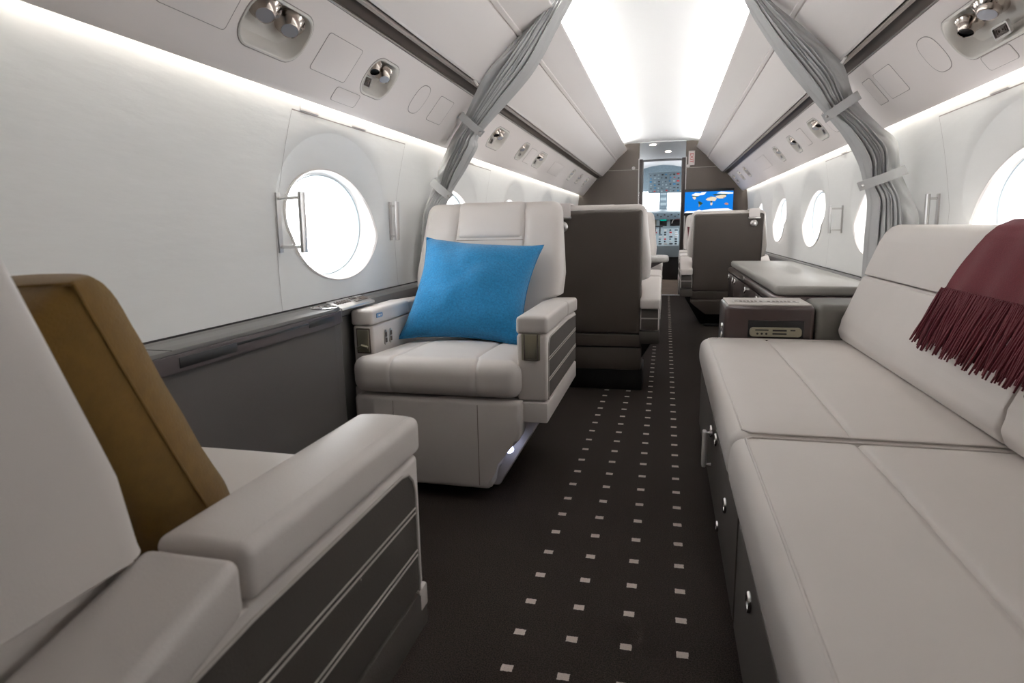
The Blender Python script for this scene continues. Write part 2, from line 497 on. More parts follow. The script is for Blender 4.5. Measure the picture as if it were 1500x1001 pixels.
def val_plate(side, par, yc, sc, outline, name, h=.0016, label=None):
    """access cover: a thin plate standing in a darker gap line"""
    bm = new()
    o2 = [(a*1., b*1.) for a, b in outline]
    def grow(ol, d):
        out = []
        for a, b in ol:
            L = math.hypot(a, b); out.append((a*(1+d/L), b*(1+d/L)))
        return out
    loft(bm, [[vpos(side, yc+a, sc+b, .0002) for a, b in grow(o2, .003)], [vpos(side, yc+a, sc+b, .0008) for a, b in grow(o2, .003)]], cap1=True)
    g = obj('cover_gap', bm, M_GAP, par)
    bm = new()
    loft(bm, [[vpos(side, yc+a, sc+b, .0) for a, b in o2], [vpos(side, yc+a, sc+b, h*.7) for a, b in o2], [vpos(side, yc+a, sc+b, h) for a, b in grow(o2, -.002)]], cap1=True)
    return obj(name, bm, M_VAL, par, label=label)
for yc, w in ((1.29, .21), (1.875, .205), (2.80, .17), (.75, .3), (3.42, .12), (4.75, .2), (5.9, .5)):
    val_plate(-1, VL, yc, .16, rrect(w, .122, .01, 3), 'access_cover')
def oval(w, h, n=40, e=2.7):
    return [(math.copysign(abs(math.cos(2*PI*i/n))**(2/e), math.cos(2*PI*i/n))*w/2, math.copysign(abs(math.sin(2*PI*i/n))**(2/e), math.sin(2*PI*i/n))*h/2) for i in range(n)]
val_plate(-1, VL, 2.545, .163, oval(.115, .128), 'speaker_cover')
val_plate(-1, VL, 3.34, .15, oval(.14, .128), 'speaker_cover')
val_plate(-1, VL, 2.04, .055, rrect(.16, .05, .012, 3), 'mask_cover')
for yc, w in ((2.86, .19), (4.45, .12), (6.2, .55), (3.05, .1)):
    val_plate(1, VR, yc, .165, rrect(w, .125, .01, 3), 'access_cover')
val_plate(1, VR, 2.45, .165, oval(.135, .135), 'speaker_cover', label='grey oval speaker cover')
val_plate(1, VR, 3.80, .155, oval(.16, .13), 'speaker_cover')
val_plate(1, VR, 2.17, .055, rrect(.16, .05, .012, 3), 'mask_cover')

def spotlight(parent, side, yc, sc, r=.033, dark=False, n0=-.022, tilt=-.28):
    ax = Vector((side*-.30, tilt-.12, -.85)).normalized()
    o = vpos(side, yc, sc, n0)
    bm = new()
    k = r/.033
    lathe(bm, [(.0, -.012), (.045*k, -.012), (.046*k, -.005), (.040*k, .0), (.037*k, .004), (.031*k, .009), (.0275*k, .023), (.0255*k, .026), (.0240*k, .024)], o, ax, 28)
    h = obj('spotlight', bm, M_SPOT, parent)
    bm = new(); lathe(bm, [(.0, .0246 if not dark else .012), (.0241*k, .0244 if not dark else .016), (.0241*k, .018)], o, ax, 24)
    obj('lens', bm, M_BLACK if dark else M_LENS, h)
def grille(parent, side, yc, sc, w=.05, h=.05, n=-.008):
    bm = new()
    A = rrect(w, h, .006, 3); B = rrect(w-.010, h-.010, .004, 3)
    P = lambda ol, n_, dy=0: [vpos(side, yc+a, sc+b, n_-b*.25) for a, b in ol]
    loft(bm, [P(A, n-.004), P(A, n+.004), P(B, n+.004), P(B, n-.001)])
    g = obj('air_grille', bm, M_SATIN, parent)
    bm = new()
    loft(bm, [P(B, n-.001), P([(a*.99, b*.99) for a, b in B], n-.0008)], cap1=True)
    for f in (.72, .46, .2):
        O = rrect((w-.012)*f, (h-.012)*f, .003, 2); I = rrect((w-.012)*f-.004, (h-.012)*f-.004, .001, 2)
        loft(bm, [P(O, n-.001), P(O, n+.002), P(I, n+.002), P(I, n-.001)])
    obj('louvre', bm, M_RAIL, g)
def service_unit(side, d, label, group):
    yc, w, h, sc, kind = d
    t = thing('service_unit', label, 'overhead service unit', vpos(side, yc, sc, 0), 0, group)
    inv = Matrix.Translation(-Vector(t.location))
    r = min(w, h)*.40
    bm = new()
    def O(gr, n, shift=0.): return [vpos(side, yc+a, sc+b+shift, n) for a, b in rrect(w+2*gr, h+2*gr, max(.01, r+gr))]
    loft(bm, [O(.007, .0), O(.0065, .0022), O(.002, .0032), O(-.001, .0005), O(-.003, -.012), O(-.006, -.030), O(-.016, -.046, .004), O(-.034, -.051, .007)], cap1=True)
    parts = [obj('dish', bm, M_DISH, t)]
    bm = new(); loft(bm, [O(.0065, .0), O(.0095, .0), O(.0095, .0006), O(.0065, .0006)]); obj('dish_gap', bm, M_GAP, t)
    if kind == 'pair':
        spotlight(t, side, yc-.052, sc+.028, .030, tilt=-.40); spotlight(t, side, yc+.062, sc+.022, .030, tilt=-.40)
    elif kind == 'mix':
        spotlight(t, side, yc-.045, sc+.026, .021, True, tilt=-.3); spotlight(t, side, yc+.042, sc+.018, .024, tilt=-.3)
        grille(t, side, yc-.058, sc-.028, .052, .040)
    elif kind == 'trio':
        spotlight(t, side, yc+.17, sc+.020, .027, True, tilt=-.15); spotlight(t, side, yc+.03, sc+.030, .032, tilt=-.15)
        spotlight(t, side, yc-.14, sc+.028, .027, True, tilt=-.15)
        grille(t, side, yc+.03, sc-.040, .085, .036)
    elif kind == 'mix3':
        q = w/3.2
        spotlight(t, side, yc-q*.55, sc+.026, .022, True); spotlight(t, side, yc+q*.55, sc+.022, .024)
        grille(t, side, yc-q*.7, sc-.030, .05, .034)
    else:
        spotlight(t, side, yc, sc+.022, .024); grille(t, side, yc+.035, sc-.030, .04, .026)
    for c in list(t.children):
        c.data.transform(inv)
        for g in c.children: g.data.transform(inv)
    return t
LLAB = ['large dish with two chrome reading lights in the left valence, beside the square cover',
        'dish with two chrome nozzles and a square grille, above the round left window',
        'first service dish forward of the left curtain, with a slanted grille',
        'narrow middle dish of the three just forward of the left curtain',
        'third service dish forward of the left curtain, with a slanted grille',
        'tiny dish far along the left valence, nearest of its row of three',
        'tiny dish far along the left valence, middle of its row of three',
        'tiny dish far along the left valence, next to the dark bulkhead']
RLAB = ['long dish with three chrome nozzles and a grille, near the grey oval speaker cover',
        'first service dish forward of the right curtain, with a small grille',
        'second service dish forward of the right curtain',
        'third service dish forward of the right curtain',
        'tiny dish far along the right valence, nearest of its row of three',
        'tiny dish far along the right valence, middle of its row of three',
        'tiny dish far along the right valence, next to the dark bulkhead']
for d, l in zip(LD, LLAB): service_unit(-1, d, l, 'service units in the left valence')
for d, l in zip(RD, RLAB): service_unit(1, d, l, 'service units in the right valence')

# bronze rail, upper panels, cove, ceiling
RB, RT, SM, CV = (.853, 1.598), (.788, 1.632), (.600, 1.825), (.452, 1.958)
tn = 4
for side, nm in ((-1, 'left'), (1, 'right')):
    tn += 1
    bm = new()
    sheet(bm, [(side*x, z) for x, z in (RB, (.846, 1.606), (.862, 1.620), (.835, 1.650), (.800, 1.640), RT)], YB, YF)
    r = struct('trim_%d' % tn, bm, M_RAIL, label='dark bronze recessed rail between valence and upper panel on the %s' % nm, smooth=15)
    bm = new(); tube(bm, [(side*.850, YB, 1.6015), (side*.850, YF, 1.6015)], .0035, 6); obj('rail_lip', bm, M_SATIN, r)
    bm = new(); rbox(bm, (min(side*.812, side*.795), YB, 1.622), (max(side*.812, side*.795), YF, 1.634), .003); obj('rail_edge', bm, M_RAILLIT, r)
    tn += 1
    bm = new()
    up = Vector((SM[0]-RT[0], SM[1]-RT[1])).normalized(); nb = Vector((-up.y, up.x)); nb = nb if nb.y < 0 else -nb
    def q(p, n): return (side*(p[0]+nb.x*n), p[1]+nb.y*n)
    prof = [q(RT, -.02), q(RT, .0), q((RT[0]+up.x*.01, RT[1]+up.y*.01), .008), q((SM[0]-up.x*.012, SM[1]-up.y*.012), .008), q((SM[0]-up.x*.004, SM[1]-up.y*.004), .004), q(SM, -.006)]
    sheet(bm, prof, YB, YF)
    u = struct('trim_%d' % tn, bm, M_UPPER, label='off white upper bin panel on the %s side' % nm)
    bm = new()
    pr = [q(SM, -.006), q((SM[0]+up.x*.004, SM[1]+up.y*.004), .004), q((SM[0]+up.x*.02, SM[1]+up.y*.02), .007), q((SM[0]+up.x*.026, SM[1]+up.y*.026), .0),
          (side*CV[0], CV[1]), (side*(CV[0]-.002), CV[1]+.010), (side*(CV[0]+.012), CV[1]+.010), (side*(CV[0]+.03), CV[1]-.004), (side*.60, 1.954)]
    sheet(bm, pr, YB, YF)
    obj('cove_panel', bm, M_UPPER, u)
    bm = new()
    sheet(bm, [(side*.862, 1.62), (side*1.079, 1.485)], YB, YF); sheet(bm, [(side*.835, 1.65), (side*.60, 1.954)], YB, YF)
    obj('back_liner', bm, M_UPPER, u)
    tn += 1
    bm = new(); rbox(bm, (side*.535-.012, .7, 1.957), (side*.535+.012, YF-.30, 1.966), 0)
    struct('trim_%d' % tn, bm, E_COVE, label='hidden led strip in the %s ceiling cove' % nm, smooth=0)
    tn += 1
    bm = new(); rbox(bm, (side*1.064-.007, .1, 1.452), (side*1.064+.007, YF-.02, 1.458), 0)
    struct('trim_%d' % tn, bm, E_WASH, label='hidden led strip behind the %s valence lip' % nm, smooth=0)
bm = new()
arc = [(-.60, 1.954), (-.60, 2.0), (-.52, 2.028), (-.40, 2.046), (-.25, 2.056), (-.1, 2.061), (.1, 2.061), (.25, 2.056), (.40, 2.046), (.52, 2.028), (.60, 2.0), (.60, 1.954)]
sheet(bm, arc, YB, YF)
struct('ceiling', bm, M_CEIL, label='smooth white arched ceiling between two glowing coves')
bm = new(); rbox(bm, (-1.3, YB-.04, 0), (1.3, YB, 2.2), 0)
struct('wall_back', bm, M_BULK, label='plain cabin wall behind the viewpoint')  # unseen end wall, coloured dark to cut light bounced onto the near surfaces

# forward bulkhead, galley and cockpit
DL, DR = -.285, .318
def bulk(x0, x1, name, label):
    bm = new(); rbox(bm, (x0, YF, 0), (x1, YF+.05, 2.2), .004)
    return struct(name, bm, M_BULK, label=label)
BL = bulk(-1.25, DL, 'wall_front_left', 'dark taupe bulkhead panel left of the galley doorway')
BR = bulk(DR, 1.25, 'wall_front_right', 'dark taupe bulkhead panel right of the galley doorway, behind the monitor')
for par, x0, x1, kx in ((BL, -.80, DL, -.362), (BR, DR, .80, .352)):
    bm = new(); rbox(bm, (x0, YF-.003, 1.698), (x1, YF+.002, 1.704), .001); obj('panel_seam', bm, M_PIPE, par)
    bm = new(); lathe(bm, [(0, .016), (.016, .014), (.022, .008), (.024, 0)], (kx, YF, 1.722), (0, -1, 0), 18); obj('coat_knob', bm, M_WHITEPL, par)
for side, x0, x1 in ((-1, DL, DL+.045), (1, DR-.045, DR)):
    bm = new(); rbox(bm, (x0, YF+.05, 0), (x1, YF+.40, 1.84), .004)
    struct('door_%d' % (1 if side < 0 else 2), bm, M_DOORDARK, label='dark brown pocket door edge on the %s of the galley doorway' % ('left' if side < 0 else 'right'))
    bm = new(); rbox(bm, ((DL-.012) if side < 0 else DR-.001, YF-.006, 0), ((DL+.001) if side < 0 else DR+.012, YF+.004, 1.84), .002)
    struct('trim_%d' % (tn+(1 if side < 0 else 2)), bm, M_SATIN, label='thin bright edge strip on the %s jamb of the galley doorway' % ('left' if side < 0 else 'right'))
tn += 2
bm = new(); rbox(bm, (-1.0, YF+.01, -.03), (1.0, 14.2, 0.0), 0)
struct('floor_galley', bm, M_GALFLOOR, label='glossy wooden galley floor beyond the doorway')
bm = new(); rbox(bm, (DL, YF-.01, 0), (DR, YF+.04, .006), .002)
struct('trim_%d' % (tn+1), bm, M_SATIN, label='metal threshold strip of the galley doorway'); tn += 1
bm = new()
sheet(bm, [(x, z-.006) for x, z in arc], YF+.01, 11.0)
sheet(bm, [(-.60, 0), (-.60, 1.96)], YF+.05, 11.0); sheet(bm, [(.60, 0), (.60, 1.96)], YF+.05, 11.0)
gal = struct('ceiling_galley', bm, M_GALLEY, label='pale grey arched galley ceiling and walls')
bm = new(); rbox(bm, (-.4, YF-.004, 2.044), (.4, YF+.03, 2.2), 0); obj('lintel', bm, M_GALLEY, gal)
for x, y in ((-.12, 9.0), (.09, 9.9)):
    bm = new(); lathe(bm, [(.05, 0), (.055, -.006), (.045, -.008)], (x, y, 2.052), (0, 0, 1), 20); f = obj('downlight', bm, M_SATIN, gal)
    bm = new(); lathe(bm, [(0, -.004), (.045, -.004)], (x, y, 2.052), (0, 0, 1), 20); obj('lamp_lens', bm, E_GALLEY, f)
bm = new()
sheet(bm, [(1.0*math.sin(a*PI/16), 1.35+.74*math.cos(a*PI/16)) for a in range(-6, 7)], 11.0, 12.6)
for s_ in (-1, 1): sheet(bm, [(s_*1.0, 0), (s_*1.05, 1.1)], 11.0, 12.6); rbox(bm, (s_*.95-.1, 11.0, 1.1), (s_*.95+.1, 11.1, 1.6), 0)
ck = struct('wall_cockpit', bm, M_GALLEY, label='pale grey cockpit lining beyond the galley')
bm = new()
for x0, x1 in ((-1.05, -.62), (.62, 1.05)): rbox(bm, (x0, 11.0, 0), (x1, 11.05, 2.1), 0)
rbox(bm, (-.7, 11.0, 2.02), (.7, 11.03, 2.2), 0)
obj('cockpit_bulkhead', bm, M_GALLEY, ck)
t = thing('overhead_panel', 'blue grey cockpit overhead switch panel above the windshield', 'cockpit panel', (0, 0, 0))
def tl(y, z, dz): return y
bm = new(); rbox(bm, (-.25, 11.7, 1.535), (.37, 11.76, 1.90), .01, fn=lambda c: (c.x, c.y+(1.9-c.z)*.5, c.z)); obj('panel', bm, M_COCKPIT, t)
rows = {}
for i in range(9):
    for j in range(6):
        k = random.choice(['dk', 'dk', 'lt', 'lt', 'bl', 'rd'])
        b = rows.setdefault(k, new()); x = -.215+.0675*i+random.uniform(-.01, .01); z = 1.56+.056*j+random.uniform(-.008, .008)
        rbox(b, (x, 11.69, z), (x+random.uniform(.015, .045), 11.70, z+random.uniform(.012, .026)), .002, 1, fn=lambda c: (c.x, c.y+(1.9-c.z)*.5, c.z))
for k, b in rows.items():
    o = obj('switch_bank', b, {'dk': M_COCKDK, 'lt': M_COCKLT, 'bl': M_BLUE, 'rd': M_RED}[k], t); o['kind'] = 'stuff'
# windshield wall with two panes open to the sky
bm = new()
for lo, hi in (((-1.1, 12.5, .9), (1.1, 12.54, 1.27)), ((-1.1, 12.5, 1.60), (1.1, 12.54, 2.2)), ((-.055, 12.5, 1.25), (.10, 12.54, 1.62)), ((-1.1, 12.5, 1.25), (-.60, 12.54, 1.62)), ((.62, 12.5, 1.25), (1.1, 12.54, 1.62)), ((-1.1, 12.5, 0), (1.1, 12.54, .92))):
    rbox(bm, lo, hi, .004)
ws = struct('window_%d' % (win_count+1), bm, M_COCKPIT, label='cockpit windshield with two bright panes and a centre post')
for x0, x1 in ((-.60, -.055), (.10, .62)):
    bm = new(); bm.faces.new([bm.verts.new(p) for p in ((x0, 12.52, 1.27), (x1, 12.52, 1.27), (x1, 12.52, 1.60), (x0, 12.52, 1.60))]); obj('pane', bm, M_GLASS, ws, smooth=0)
    bm = new(); rbox(bm, (x0+.16, 12.49, 1.28), (x0+.17, 12.50, 1.42), 0); obj('wiper_arm', bm, M_COCKDK, ws)
bm = new()
for z in (1.33, 1.43, 1.53): rbox(bm, (-.03, 12.485, z), (.075, 12.50, z+.05), .004)
obj('post_instrument', bm, M_COCKLT, ws)
t = thing('instrument_panel', 'cockpit instrument panel with colour displays below the windshield', 'instrument panel', (0, 0, 0))
bm = new(); rbox(bm, (-.62, 11.75, 1.13), (.62, 12.4, 1.26), .03, fn=lambda c: (c.x, c.y, c.z-.12*(12.4-c.y))); gl = obj('glareshield', bm, M_COCKPIT, t)
bm = new()
for i in range(10): rbox(bm, (-.27+i*.062, 11.735, 1.10+.03*(i % 2)), (-.24+i*.062, 11.76, 1.12+.03*(i % 2)), .003)
obj('knob_row', bm, M_COCKDK, gl)['kind'] = 'stuff'
bm = new(); rbox(bm, (-.62, 11.85, .86), (.62, 11.9, 1.12), .006); pn = obj('panel', bm, M_COCKLT, t)
for x0, x1, z0, z1 in ((-.03, .10, .94, 1.12), (.16, .40, .94, 1.12), (-.26, -.09, .94, 1.11)):
    bm = new(); rbox(bm, (x0, 11.835, z0), (x1, 11.85, z1), .004); obj('display', bm, M_BLACK if x0 > -.2 else M_CHAMP, t)
for z0, z1, m in ((1.08, 1.115, E_ORNG), (1.035, 1.072, E_TEAL)):
    bm = new(); rbox(bm, (-.02, 11.828, z0), (.09, 11.835, z1), 0); obj('display_bar', bm, m, t)
bm = new(); rbox(bm, (.25, 11.828, 1.055), (.32, 11.835, 1.085), 0); obj('display_bar', bm, E_REDD, t)
bm = new(); tube(bm, [(.28+.09*math.cos(a*PI/10), 11.83, .985+.09*math.sin(a*PI/10)) for a in range(11)], .006, 6); obj('dial_arc', bm, M_WHITEPL, t)
t = thing('centre_pedestal', 'cockpit throttle pedestal covered in switches between the pilots', 'pedestal', (0, 0, 0))
bm = new(); prism(bm, [(11.2, .40), (11.2, .60), (11.84, .90), (11.84, .40)], 0, -.28, .31, .01); obj('body', bm, M_COCKLT, t)
bm = new(); rbox(bm, (-.40, 11.25, 0), (.33, 11.8, .40), .01); obj('base', bm, M_BLACK, t)
sl = lambda y: .60+(y-11.2)*.469
rows = {}
for i in range(6):
    for j in range(7):
        k = random.choice(['dk', 'lt', 'wh', 'dk', 'rd'] if j > 1 else ['dk', 'wh'])
        b = rows.setdefault(k, new()); x = -.22+.092*i; y = 11.24+.082*j; w = random.uniform(.02, .06)
        rbox(b, (x, y, sl(y)-.01), (x+w, y+random.uniform(.02, .05), sl(y)+.025), .003, 1)
for k, b in rows.items(): obj('control_bank', b, {'dk': M_COCKDK, 'lt': M_COCKPIT, 'wh': M_WHITEPL, 'rd': M_RED}[k], t)['kind'] = 'stuff'
for x in (-.10, -.02):
    bm = new(); tube(bm, [(x, 11.6, .76), (x, 11.57, .93)], .012, 8); rbox(bm, (x-.05, 11.55, .92), (x+.05, 11.59, .95), .008); obj('throttle_lever', bm, M_COCKDK, t)
t = thing('pilot_seat', 'dark pilot seat edge with white headrest at the right of the cockpit doorway', 'seat', (.62, 11.15, 0))
bm = new(); soft(bm, (-.22, -.05, .42), (.24, .08, 1.18), .04, (4, 2, 6)); obj('backrest', bm, M_COCKDK, t)
bm = new(); soft(bm, (-.22, 0, .30), (.25, .5, .42), .04, (4, 4, 2)); obj('seat', bm, M_COCKDK, t)
bm = new(); rbox(bm, (-.15, .02, 0), (.15, .4, .31), .02); obj('base', bm, M_BLACK, t)
bm = new(); soft(bm, (-.28, -.06, .60), (-.20, .12, .72), .03, (3, 3, 3)); obj('armrest', bm, M_WHITEPL, t, label='white armrest')

# monitor with a world map on the bulkhead
t = thing('monitor', 'flat monitor showing a blue world map on the dark bulkhead', 'monitor', (.625, YF, 1.248))
bm = new(); rbox(bm, (-.315, -.03, -.172), (.315, -.002, .170), .006); obj('bezel', bm, M_BLACK, t)
sw, z0, z1 = .305, -.137, .135
bm = new(); rbox(bm, (-sw, -.033, z0), (sw, -.0295, z1), 0); scr = obj('screen', bm, E_SEA, t, smooth=0)
def scrpoly(polys, m, name):
    for pl in polys:
        bm = new(); pts = [(-sw+(x-150)/1140*2*sw, z1-(y-225)/455*(z1-z0)) for x, y in pl]
        prism(bm, pts, 1, -.0345, -.0325)
        obj(name, bm, m, scr, smooth=0)
scrpoly([[(310, 290), (400, 250), (520, 262), (540, 240), (660, 235), (610, 290), (560, 300), (520, 300), (440, 320), (320, 300)],
         [(135, 680), (200, 640), (420, 640), (500, 615), (560, 635), (760, 605), (1000, 600), (1180, 600), (1285, 640), (1285, 680)],
         [(900, 270), (1000, 235), (1180, 250), (1285, 262), (1285, 285), (1160, 290), (1000, 280)]], E_ICE, 'map_ice')
scrpoly([[(650, 400), (690, 365), (800, 345), (870, 350), (910, 385), (860, 440), (800, 430), (700, 425)],
         [(330, 335), (400, 330), (420, 360), (390, 395), (350, 375)], [(760, 470), (815, 470), (800, 525), (765, 525)],
         [(880, 330), (1000, 310), (1120, 315), (1120, 350), (1040, 385), (960, 385), (890, 360)]], E_SAND, 'map_desert')
scrpoly([[(465, 435), (520, 438), (585, 478), (545, 510), (510, 515), (480, 480)], [(315, 300), (420, 312), (500, 325), (420, 345), (330, 325)],
         [(800, 300), (880, 285), (1000, 290), (1160, 285), (1140, 315), (1000, 312), (850, 318)], [(760, 432), (800, 435), (800, 465), (770, 468)]], E_GREEN, 'map_forest')
scrpoly([[(485, 490), (530, 515), (500, 550), (485, 560)], [(1040, 360), (1090, 350), (1070, 390)], [(740, 340), (800, 330), (790, 350), (750, 355)]], E_LANDG, 'map_land')
scrpoly([[(1085, 500), (1130, 475), (1180, 490), (1180, 525), (1120, 520)]], E_CLAY, 'map_outback')

# EXIT sign, letters reading downwards
t = thing('exit_sign', 'small white sign with red EXIT lettering turned sideways on the bulkhead', 'sign', (.390, YF, 1.822))
bm = new(); rbox(bm, (-.040, -.012, -.092), (.040, -.001, .092), .004); obj('plate', bm, M_WHITEPL, t)
cu = bpy.data.curves.new('exit_text', 'FONT'); cu.body = 'EXIT'; cu.size = .062; cu.align_x = 'CENTER'; cu.align_y = 'CENTER'; cu.extrude = .001
tmp = bpy.data.objects.new('tmp', cu); COL.objects.link(tmp)
tm = bpy.data.meshes.new_from_object(tmp.evaluated_get(bpy.context.evaluated_depsgraph_get()))
bpy.data.objects.remove(tmp)
tm.transform(Matrix.Translation((0, -.0135, 0)) @ Matrix.Rotation(PI/2, 4, 'Y') @ Matrix.Rotation(PI/2, 4, 'X'))
tm.materials.clear(); tm.materials.append(M_RED)
lt = bpy.data.objects.new('lettering', tm); COL.objects.link(lt); lt.parent = t

# ------------------------------------------------------------------ seats
def make_seat(label, loc, rotz, aisle, group, cush_front=0., arm_front=.05, recline=.367, out_w=.105, dark_sill=False, chamfer=False, plinth=True, pad_end=.50, belt=0, sw=1., wall_arm=True, cz=0., wing=None, asl=.36, bt=.125, psl=None, arm_end=.74, back_shift=0., top=1.075):
    t = thing('cabin_seat', label, 'seat', loc, rotz, group)
    A = aisle
    if psl is None: psl = asl
    SW = lambda b: ([setattr(v, 'co', Vector((v.co.x*sw, v.co.y, v.co.z))) for v in b.verts] and b) if sw != 1. else b
    def groove(x, w=.006, d=.006): return -d*(math.exp(-((abs(x)-.158)/w)**2))
    # cushion
    cf = cush_front
    def fc(x, y, z, u, v, w):
        yl = y-cf
        k = 1-.075*sstep(.035, .075, yl)
        if w > 0:
            z += .018*(1-u*u)*(1-v*v)*w + groove(x)*max(0, w) - .06*max(0, yl-.05)*max(0, w)
        if v < -.5: y += groove(x)*-1*(-v) - .012*(1-w*w)*(1-u*u)
        return x*k, y, z
    bm = new(); soft(bm, (-.313, cf, .383+cz*.6), (.313, .70, .515+cz), .045, (28, 14, 5), fc, ((-.158, -.154, -.162, -.150, -.166, .158, .154, .162, .150, .166), (cf+.04, cf+.075), ()))
    obj('seat_cushion', SW(bm), M_LEATHER, t)
    # legrest, notched at the aisle-side foot
    bm = new()
    prism(bm, [(A*x, z) for x, z in ((-.31, .375), (-.31, .05), (.195, .05), (.205, .07), (.203, .12), (.212, .155), (.235, .185), (.275, .212), (.302, .235), (.313, .265), (.313, .375))], 1, cf-.008+.02, cf+.10, .016, 3)
    lr = obj('legrest', SW(bm), M_LEATHER, t)
    bm = new()
    for x in (-.158, .158): rbox(bm, (x-.0015, cf+.0105, .066), (x+.0015, cf+.014, .36), 0)
    obj('stitch_seam', SW(bm), M_SEAM, lr)
    bm = new(); lathe(bm, [(0, .006), (.010, .005), (.014, 0), (.014, -.02)], (A*.262, cf+.055, .186), (A*.55, -.45, -.7), 14); obj('floor_light', bm, E_FLOORLED, lr, label='small glowing floor light')
    # base
    bm = new()
    prism(bm, [(-.31, .375), (-.31, .29), (-.20, .02), (.20, .02), (.36, .29), (.36, .375)] if A > 0 else [(-.36, .375), (-.36, .29), (-.20, .02), (.20, .02), (.31, .29), (.31, .375)], 1, cf+.12, .66, .01)
    obj('base', SW(bm), M_BLACK if (plinth or chamfer) else (M_LEATHER if not dark_sill else M_PANEL), t)
    bm = new(); rbox(bm, (-.16, .3, 0), (.16, .66, .03), .006); obj('floor_plate', SW(bm), M_BLACK, t)
    # arms
    for s in (-1, 1):
        ais = (s == A); w = .105 if ais else out_w
        if not ais and not wall_arm: continue
        x0, x1 = .291*sw, .291*sw+w
        af = arm_front if ais else arm_front+.10
        X = lambda a, b: (min(s*a, s*b), max(s*a, s*b))
        bm = new(); lo, hi = X(x0, x1); prism(bm, [(af+.005, .372), (arm_end, .372), (arm_end, .604-psl*(arm_end-pad_end)), (pad_end, .604), (af+.005, .604)], 0, lo, hi, .010, 3)
        ar = obj('armrest', bm, M_LEATHER, t)
        bm = new(); lo, hi = X(x0-.001, x1+.004)
        soft(bm, (lo, af, .606), (hi, pad_end, .664), .012, (5, 14, 3), lambda x, y, z, u, v, ww: (x, y, z+.004*(1-u*u)*max(0, ww)))
        obj('arm_pad', bm, M_LEATHER, ar)
        bm = new(); xs = s*(x1-.012)
        tube(bm, [(xs, af+.004, .625), (xs, af+.004, .655), (xs, af+.014, .6648), (xs, pad_end-.012, .6648), (xs, pad_end-.002, .655)], .0017, 6); obj('stitch_seam', bm, M_LEATHER, ar)
        bm = new(); soft(bm, (lo, pad_end+.006, .604), (hi, arm_end+.03, .664), .013, (5, 6, 3), lambda x, y, z, u, v, ww: (x, y, z-asl*max(0, y-pad_end)))
        obj('arm_shoulder', bm, M_LEATHER, ar)
        lo, hi = X(x0-.004, x1+.002)
        bm = new(); rbox(bm, (lo, af-.002, .296), (hi, arm_end, .368), .006, 2)
        sill = obj('arm_sill', bm, M_LEATHER if not dark_sill else M_PANEL, ar)
        if dark_sill and ais:
            lo, hi = X(x0-.004, x1+.003)
            bm = new(); rbox(bm, (lo, af-.004, .33), (hi, af+.03, .372), .006); obj('sill_cap', bm, M_LEATHER, ar)
        # outer side panel with piping bands, wrapped around the aft end
        xo = x1
        bm = new(); y0p, y1p = af+.028, arm_end-.012
        pts = [(y0p, .378), (y1p, .378), (y1p, .588-psl*(y1p-pad_end)), (pad_end, .588), (y0p+.045, .588), (y0p+.022, .583), (y0p+.006, .568), (y0p, .55)]
        lo, hi = X(xo-.004, xo+.0015); prism(bm, pts, 0, lo, hi)
        lo, hi = X(x0+.006, xo-.006)
        rbox(bm, (lo, arm_end-.008, .378), (hi, arm_end+.003, .598-asl*(arm_end-pad_end)), .001)
        sp = obj('side_panel', bm, M_PANEL, ar, label='dark taupe side panel')
        bm = new()
        for zc in (.443, .516):
            if zc > .5-asl*0 and zc > .575-asl*(y1p-pad_end): pass
            for dz in (-.0042, .0042):
                lo, hi = X(xo-.002, xo+.0035); rbox(bm, (lo, y0p+.002, zc+dz-.0016), (hi, y1p, zc+dz+.0016), .001, 1)
            lo, hi = X(x0+.006, xo-.004); rbox(bm, (lo, arm_end, zc-.004), (hi, arm_end+.006, zc+.004), .001, 1)
        lo, hi = X(xo-.002, xo+.003)
        tube(bm, [(s*(xo+.001), y, z) for y, z in ((y0p, .374), (y0p, .55), (y0p+.006, .569), (y0p+.022, .5845), (y0p+.045, .5895), (pad_end, .5895), (y1p, .5895-psl*(y1p-pad_end)))], .0026, 6)
        obj('piping', bm, M_PIPE, sp)
        if ais:
            xm = (x0+x1)/2
            lo, hi = X(xm-.036, xm+.030)
            bm = new(); rbox(bm, (lo, af+.001, .513), (hi, af+.012, .607), .006); fp = obj('flip_panel', bm, M_CHAMP, ar, label='champagne metal flip panel')
            lo, hi = X(xm-.024, xm+.022)
            bm = new(); rbox(bm, (lo, af-.002, .520), (hi, af+.006, .604), .002); obj('flip_cover', bm, M_CHAMP, fp)
            bm = new()
            for e in (lo+.0, hi): tube(bm, [(e, af-.002, .517), (e, af-.002, .606)], .0022, 6)
            tube(bm, [(lo, af-.002, .517), (hi, af-.002, .517)], .0022, 6)
            obj('flip_edge', bm, M_RAIL, fp)
        else:
            lo, hi = X(x0+.012, x1-.014)
            bm = new(); rbox(bm, (lo, af+.002, .498), (hi, af+.012, .596), .004); fp = obj('latch_recess', bm, M_RAIL, ar, label='dark latch recess')
            bm = new(); lo2, hi2 = lo+.006, hi-.006
            rbox(bm, (lo2, af-.001, .504), (hi2, af+.004, .590), .002); tube(bm, [(lo2+.004, af-.008, .520), ((lo2+hi2)/2, af-.012, .532), (hi2-.002, af-.008, .524)], .006, 8)
            obj('latch', bm, M_CHAMP, fp)
            xi = x0
